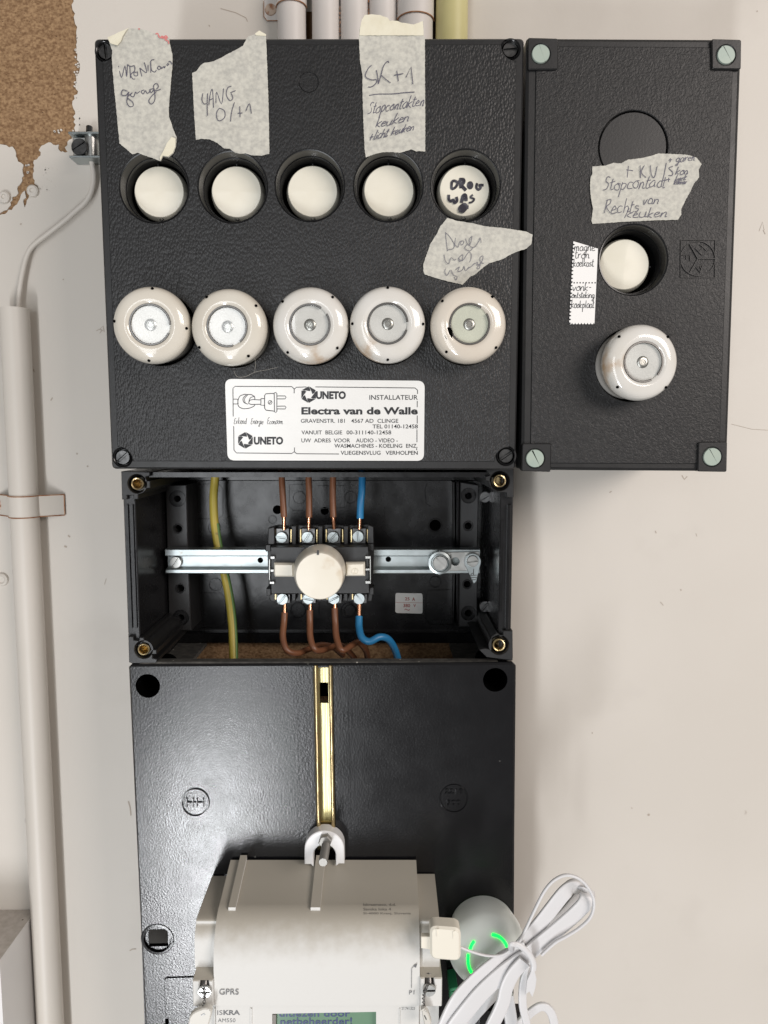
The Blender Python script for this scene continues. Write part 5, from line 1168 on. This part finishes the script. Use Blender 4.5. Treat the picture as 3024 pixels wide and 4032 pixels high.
for pts in ([(515, 305), (500, 440)], [(490, 350), (570, 360)], [(650, 300), (655, 445)], [(700, 300), (665, 380), (720, 440)], [(770, 300), (780, 400), (815, 440), (850, 310)], [(955, 270), (930, 400), (895, 540)], [(1030, 310), (985, 330), (1030, 380), (1020, 415), (980, 415)], [(95 + 890, 235), (1020, 232)], [(1003, 215), (1000, 262)], [(950, 465), (1000, 460)], [(985, 440), (980, 490)]):
    stroke(mb, smooth([Vector(p) for p in ZF(pts)], 4) if len(pts) > 2 else ZF(pts), 3.2, h5)
for tx, x, y, s_, an, sx_, sd in (('kon', 1060, 412, 90, 6, 1.1, 6), ('garen', 1065, 255, 95, 3, 1.0, 7), ('kerk', 1050, 500, 85, 12, .9, 8), ('kamer', 1040, 520, 50, 3, 1.2, 18), ('Stopcontact', 215, 585, 155, 3, .95, 9), ('Rechts', 220, 855, 160, 2, .95, 10), ('van', 670, 760, 125, 5, 1.1, 11), ('keuken', 470, 910, 115, 2, 1.5, 12)):
    (a, b), = ZF([(x, y)]); write(mb, tx, a, b, s_ * .339, h5, 2.8, an, sx_, .2, .05, sd)
mb.obj('handwriting', 'pen', o, 0)
# perforated paper slip
q = ZG([(318, 1045), (435, 1080), (418, 1445), (298, 1443)]); L_ = []
for i in range(22):
    t_ = i / 22; x = q[0][0] + (q[3][0] - q[0][0]) * t_; y = q[0][1] + (q[3][1] - q[0][1]) * t_; L_ += [(x - 2, y + 2), (x - 2, y + 9), (x + 4, y + 11), (x + 4, y + 14)]
for i in range(8):
    t_ = i / 8; x = q[3][0] + (q[2][0] - q[3][0]) * t_; y = q[3][1]; L_ += [(x, y + 2), (x + 7, y + 2), (x + 9, y - 3), (x + 11, y - 3)]
o = MB().plate(P(L_ + [q[2], q[1], q[0]], HT2), HT2 + .0002, HT2 - .0003).obj('paper_slip', 'paper', None, 0); tag(o, 'narrow perforated white paper slip with handwriting left of the sideways knob', 'label')
mb = MB(); h5 = HT2 + .0003
for tx, x, y, s_, sd in (('magne-', 320, 1090, 44, 1), ('tron', 322, 1127, 42, 2), ('koelkast', 316, 1166, 38, 3), ('vonk-', 312, 1283, 40, 4), ('ontsteking', 308, 1318, 32, 5), ('kookplaat', 306, 1366, 38, 6)):
    (a, b), = ZG([(x, y)]); k_ = {'ontsteking': .80, 'kookplaat': .72, 'koelkast': .76, 'magne-': .84}.get(tx, 1.0); write(mb, tx, a, b, s_ * .814, h5, 2.5, 0, k_, .1, .02, sd)
for i in range(9):
    a, b = ZG([(306 + i * 14.5, 1245)])[0]; c = W(a, b, h5); mb.lathe((c.x, -h5, c.z), [(0, 0), (rad(3, a, b, h5), 0)], 8)
mb.obj('handwriting', 'ink', o, 0)

mb = MB()
for q_ in (smooth([Vector((p[0], p[1])) for p in ZH([(975, 1100), (1000, 1142), (1060, 1140), (1130, 1108), (1200, 1095), (1285, 1075)])], 5), smooth([Vector((p[0], p[1])) for p in ZH([(1125, 1000), (1128, 1060), (1122, 1110)])], 5)):
    mb.tube([W(p.x, p.y, HM + .0012) for p in q_], .00006, 5)
mb.obj('cobweb_thread', 'pipe_beige', fb, 0)
# installer's sticker
HK = HM + .0011
q = rrect(P(ZJ([(68, 80), (1568, 94), (1562, 695), (88, 692)]), HK), .0042, 8)
o = MB().plate(q, HK, HK - .0004).obj('installer_sticker', 'sticker', None, 0); tag(o, 'white installer sticker with plug drawing and address along the bottom of the wide fuse box', 'sticker')
mb = MB(); hk = HK + .00012
def LJ(text, x0, y0, x1, y1, bold=0.): (a, b), (c_, d_) = ZJ([(x0, y0), (x1, y1)]); letters(mb, text, a, b, c_, d_, hk, bold)
LJ('INSTALLATEUR', 1153, 201, 1516, 237, .006); LJ('Electra van de Walle', 642, 292, 1516, 348, .036)
LJ('GRAVENSTR. 181', 638, 380, 968, 410, .006); LJ('4567 AD  CLINGE', 1016, 380, 1370, 410, .006); LJ('TEL 01140-12458', 1176, 422, 1517, 452, .010)
LJ('VANUIT  BELGIE', 643, 467, 948, 497, .008); LJ('00-311140-12458', 981, 467, 1317, 497, .008)
LJ('UW  ADRES  VOOR', 642, 527, 1008, 557, .008); LJ('AUDIO - VIDEO -', 1052, 527, 1366, 557, .008); LJ('WASMACHINES - KOELING  ENZ.', 890, 568, 1514, 597, .010); LJ('VLIEGENSVLUG   VERHOLPEN', 937, 620, 1516, 650, .010)
def SJ(pts, wd=3.0, sm=False): stroke(mb, smooth([Vector(p) for p in ZJ(pts)], 4) if sm else ZJ(pts), wd * .62, hk)
SJ([(130, 362), (128, 150), (145, 136), (570, 138), (588, 155), (588, 188)], 4.5); SJ([(588, 158), (605, 143), (680, 140)], 4.5); SJ([(748, 140), (1495, 148), (1515, 165), (1514, 192)], 4.5); SJ([(1512, 245), (1512, 292)], 4.5); SJ([(1512, 355), (1512, 415)], 4.5); SJ([(1510, 460), (1510, 555)], 4.5); SJ([(1508, 600), (1508, 615)], 4.5)
SJ([(134, 435), (136, 615), (155, 636), (570, 640), (590, 625), (590, 595)], 4.5); SJ([(590, 628), (608, 642), (925, 644)], 4.5)
# plug with a knotted flex
SJ([(128, 232), (160, 232), (165, 240)], 4); SJ([(128, 268), (160, 268), (170, 262)], 4)
SJ([(165, 245), (180, 210), (215, 196), (232, 198)], 4.5, True); SJ([(165, 245), (170, 285), (205, 303), (250, 300), (285, 285), (292, 272)], 4.5, True)
SJ([(232, 198), (205, 225), (210, 255), (240, 270)], 4.5, True); SJ([(232, 198), (265, 198), (290, 215), (292, 238)], 4.5, True); SJ([(240, 200), (215, 230), (222, 262)], 3.5, True)
SJ([(245, 262), (255, 240), (275, 235), (338, 238)], 4.5); SJ([(245, 264), (265, 272), (338, 270)], 4.5); SJ([(292, 210), (260, 222), (248, 250)], 4, True)
SJ([(338, 228), (362, 228)], 4.5); SJ([(338, 228), (338, 278), (365, 278)], 4.5); SJ([(366, 205), (375, 192), (430, 188), (438, 195)], 5); SJ([(366, 205), (366, 300), (378, 315), (438, 322)], 5)
SJ([(438, 185), (450, 182), (458, 190), (458, 325), (450, 332), (440, 328), (438, 185)], 4.5); SJ([(460, 208), (520, 208), (527, 218), (520, 230), (460, 230)], 4.5); SJ([(460, 285), (520, 284), (527, 294), (520, 306), (460, 305)], 4.5)
SJ([(392, 256), (400, 243), (415, 243), (422, 256), (414, 270), (400, 270), (392, 256)], 4); SJ([(398, 266), (418, 247)], 5)
(a, b), = ZJ([(134, 418)]); write(mb, 'Erkend', a, b, 24, hk, 1.6, 0, .72, .2, .03, 3); (a, b), = ZJ([(262, 418)]); write(mb, 'Energie', a, b, 24, hk, 1.6, 0, .68, .2, .03, 4); (a, b), = ZJ([(384, 418)]); write(mb, 'Econoom', a, b, 24, hk, 1.6, 0, .70, .2, .03, 5)
def uneto(cx, cy, s_, x0, y0, x1, y1):
    cx, cy = ZJ([(cx, cy)])[0]; s_ *= .524
    for i in range(6):
        a0 = R(60 * i - 90); a1 = R(60 * i - 30); d = R(9)
        pts = [(cx + s_ * math.cos(a0 + d * .3), cy + s_ * math.sin(a0 + d * .3)), (cx + s_ * math.cos(a1 - d * .2), cy + s_ * math.sin(a1 - d * .2)), (cx + s_ * .70 * math.cos(a1 + d * 1.6), cy + s_ * .70 * math.sin(a1 + d * 1.6)), (cx + s_ * .46 * math.cos(a1 + d * 2.5), cy + s_ * .46 * math.sin(a1 + d * 2.5)), (cx + s_ * .62 * math.cos(a0 + d * 2.6), cy + s_ * .62 * math.sin(a0 + d * 2.6))]
        for t3 in tessellate_polygon([[Vector((x, y, 0)) for x, y in pts]]): mb.f([mb.v(W(*pts[j], hk)) for j in t3])
    LJ('UNETO', x0, y0, x1, y1, .05)
uneto(697, 198, 62, 752, 172, 976, 232); uneto(222, 541, 62, 285, 514, 505, 574)
mb.obj('printed_text', 'ink', o, 0)

# ---------------------------------------------------------------- tidy
for o in list(bpy.data.objects):
    if '_o' in o: del o['_o']
    if o.type == 'MESH' and len(o.data.polygons) == 0: bpy.data.objects.remove(o)
for o in bpy.data.objects:
    if o.get('label') is None and 'label' in o: del o['label']
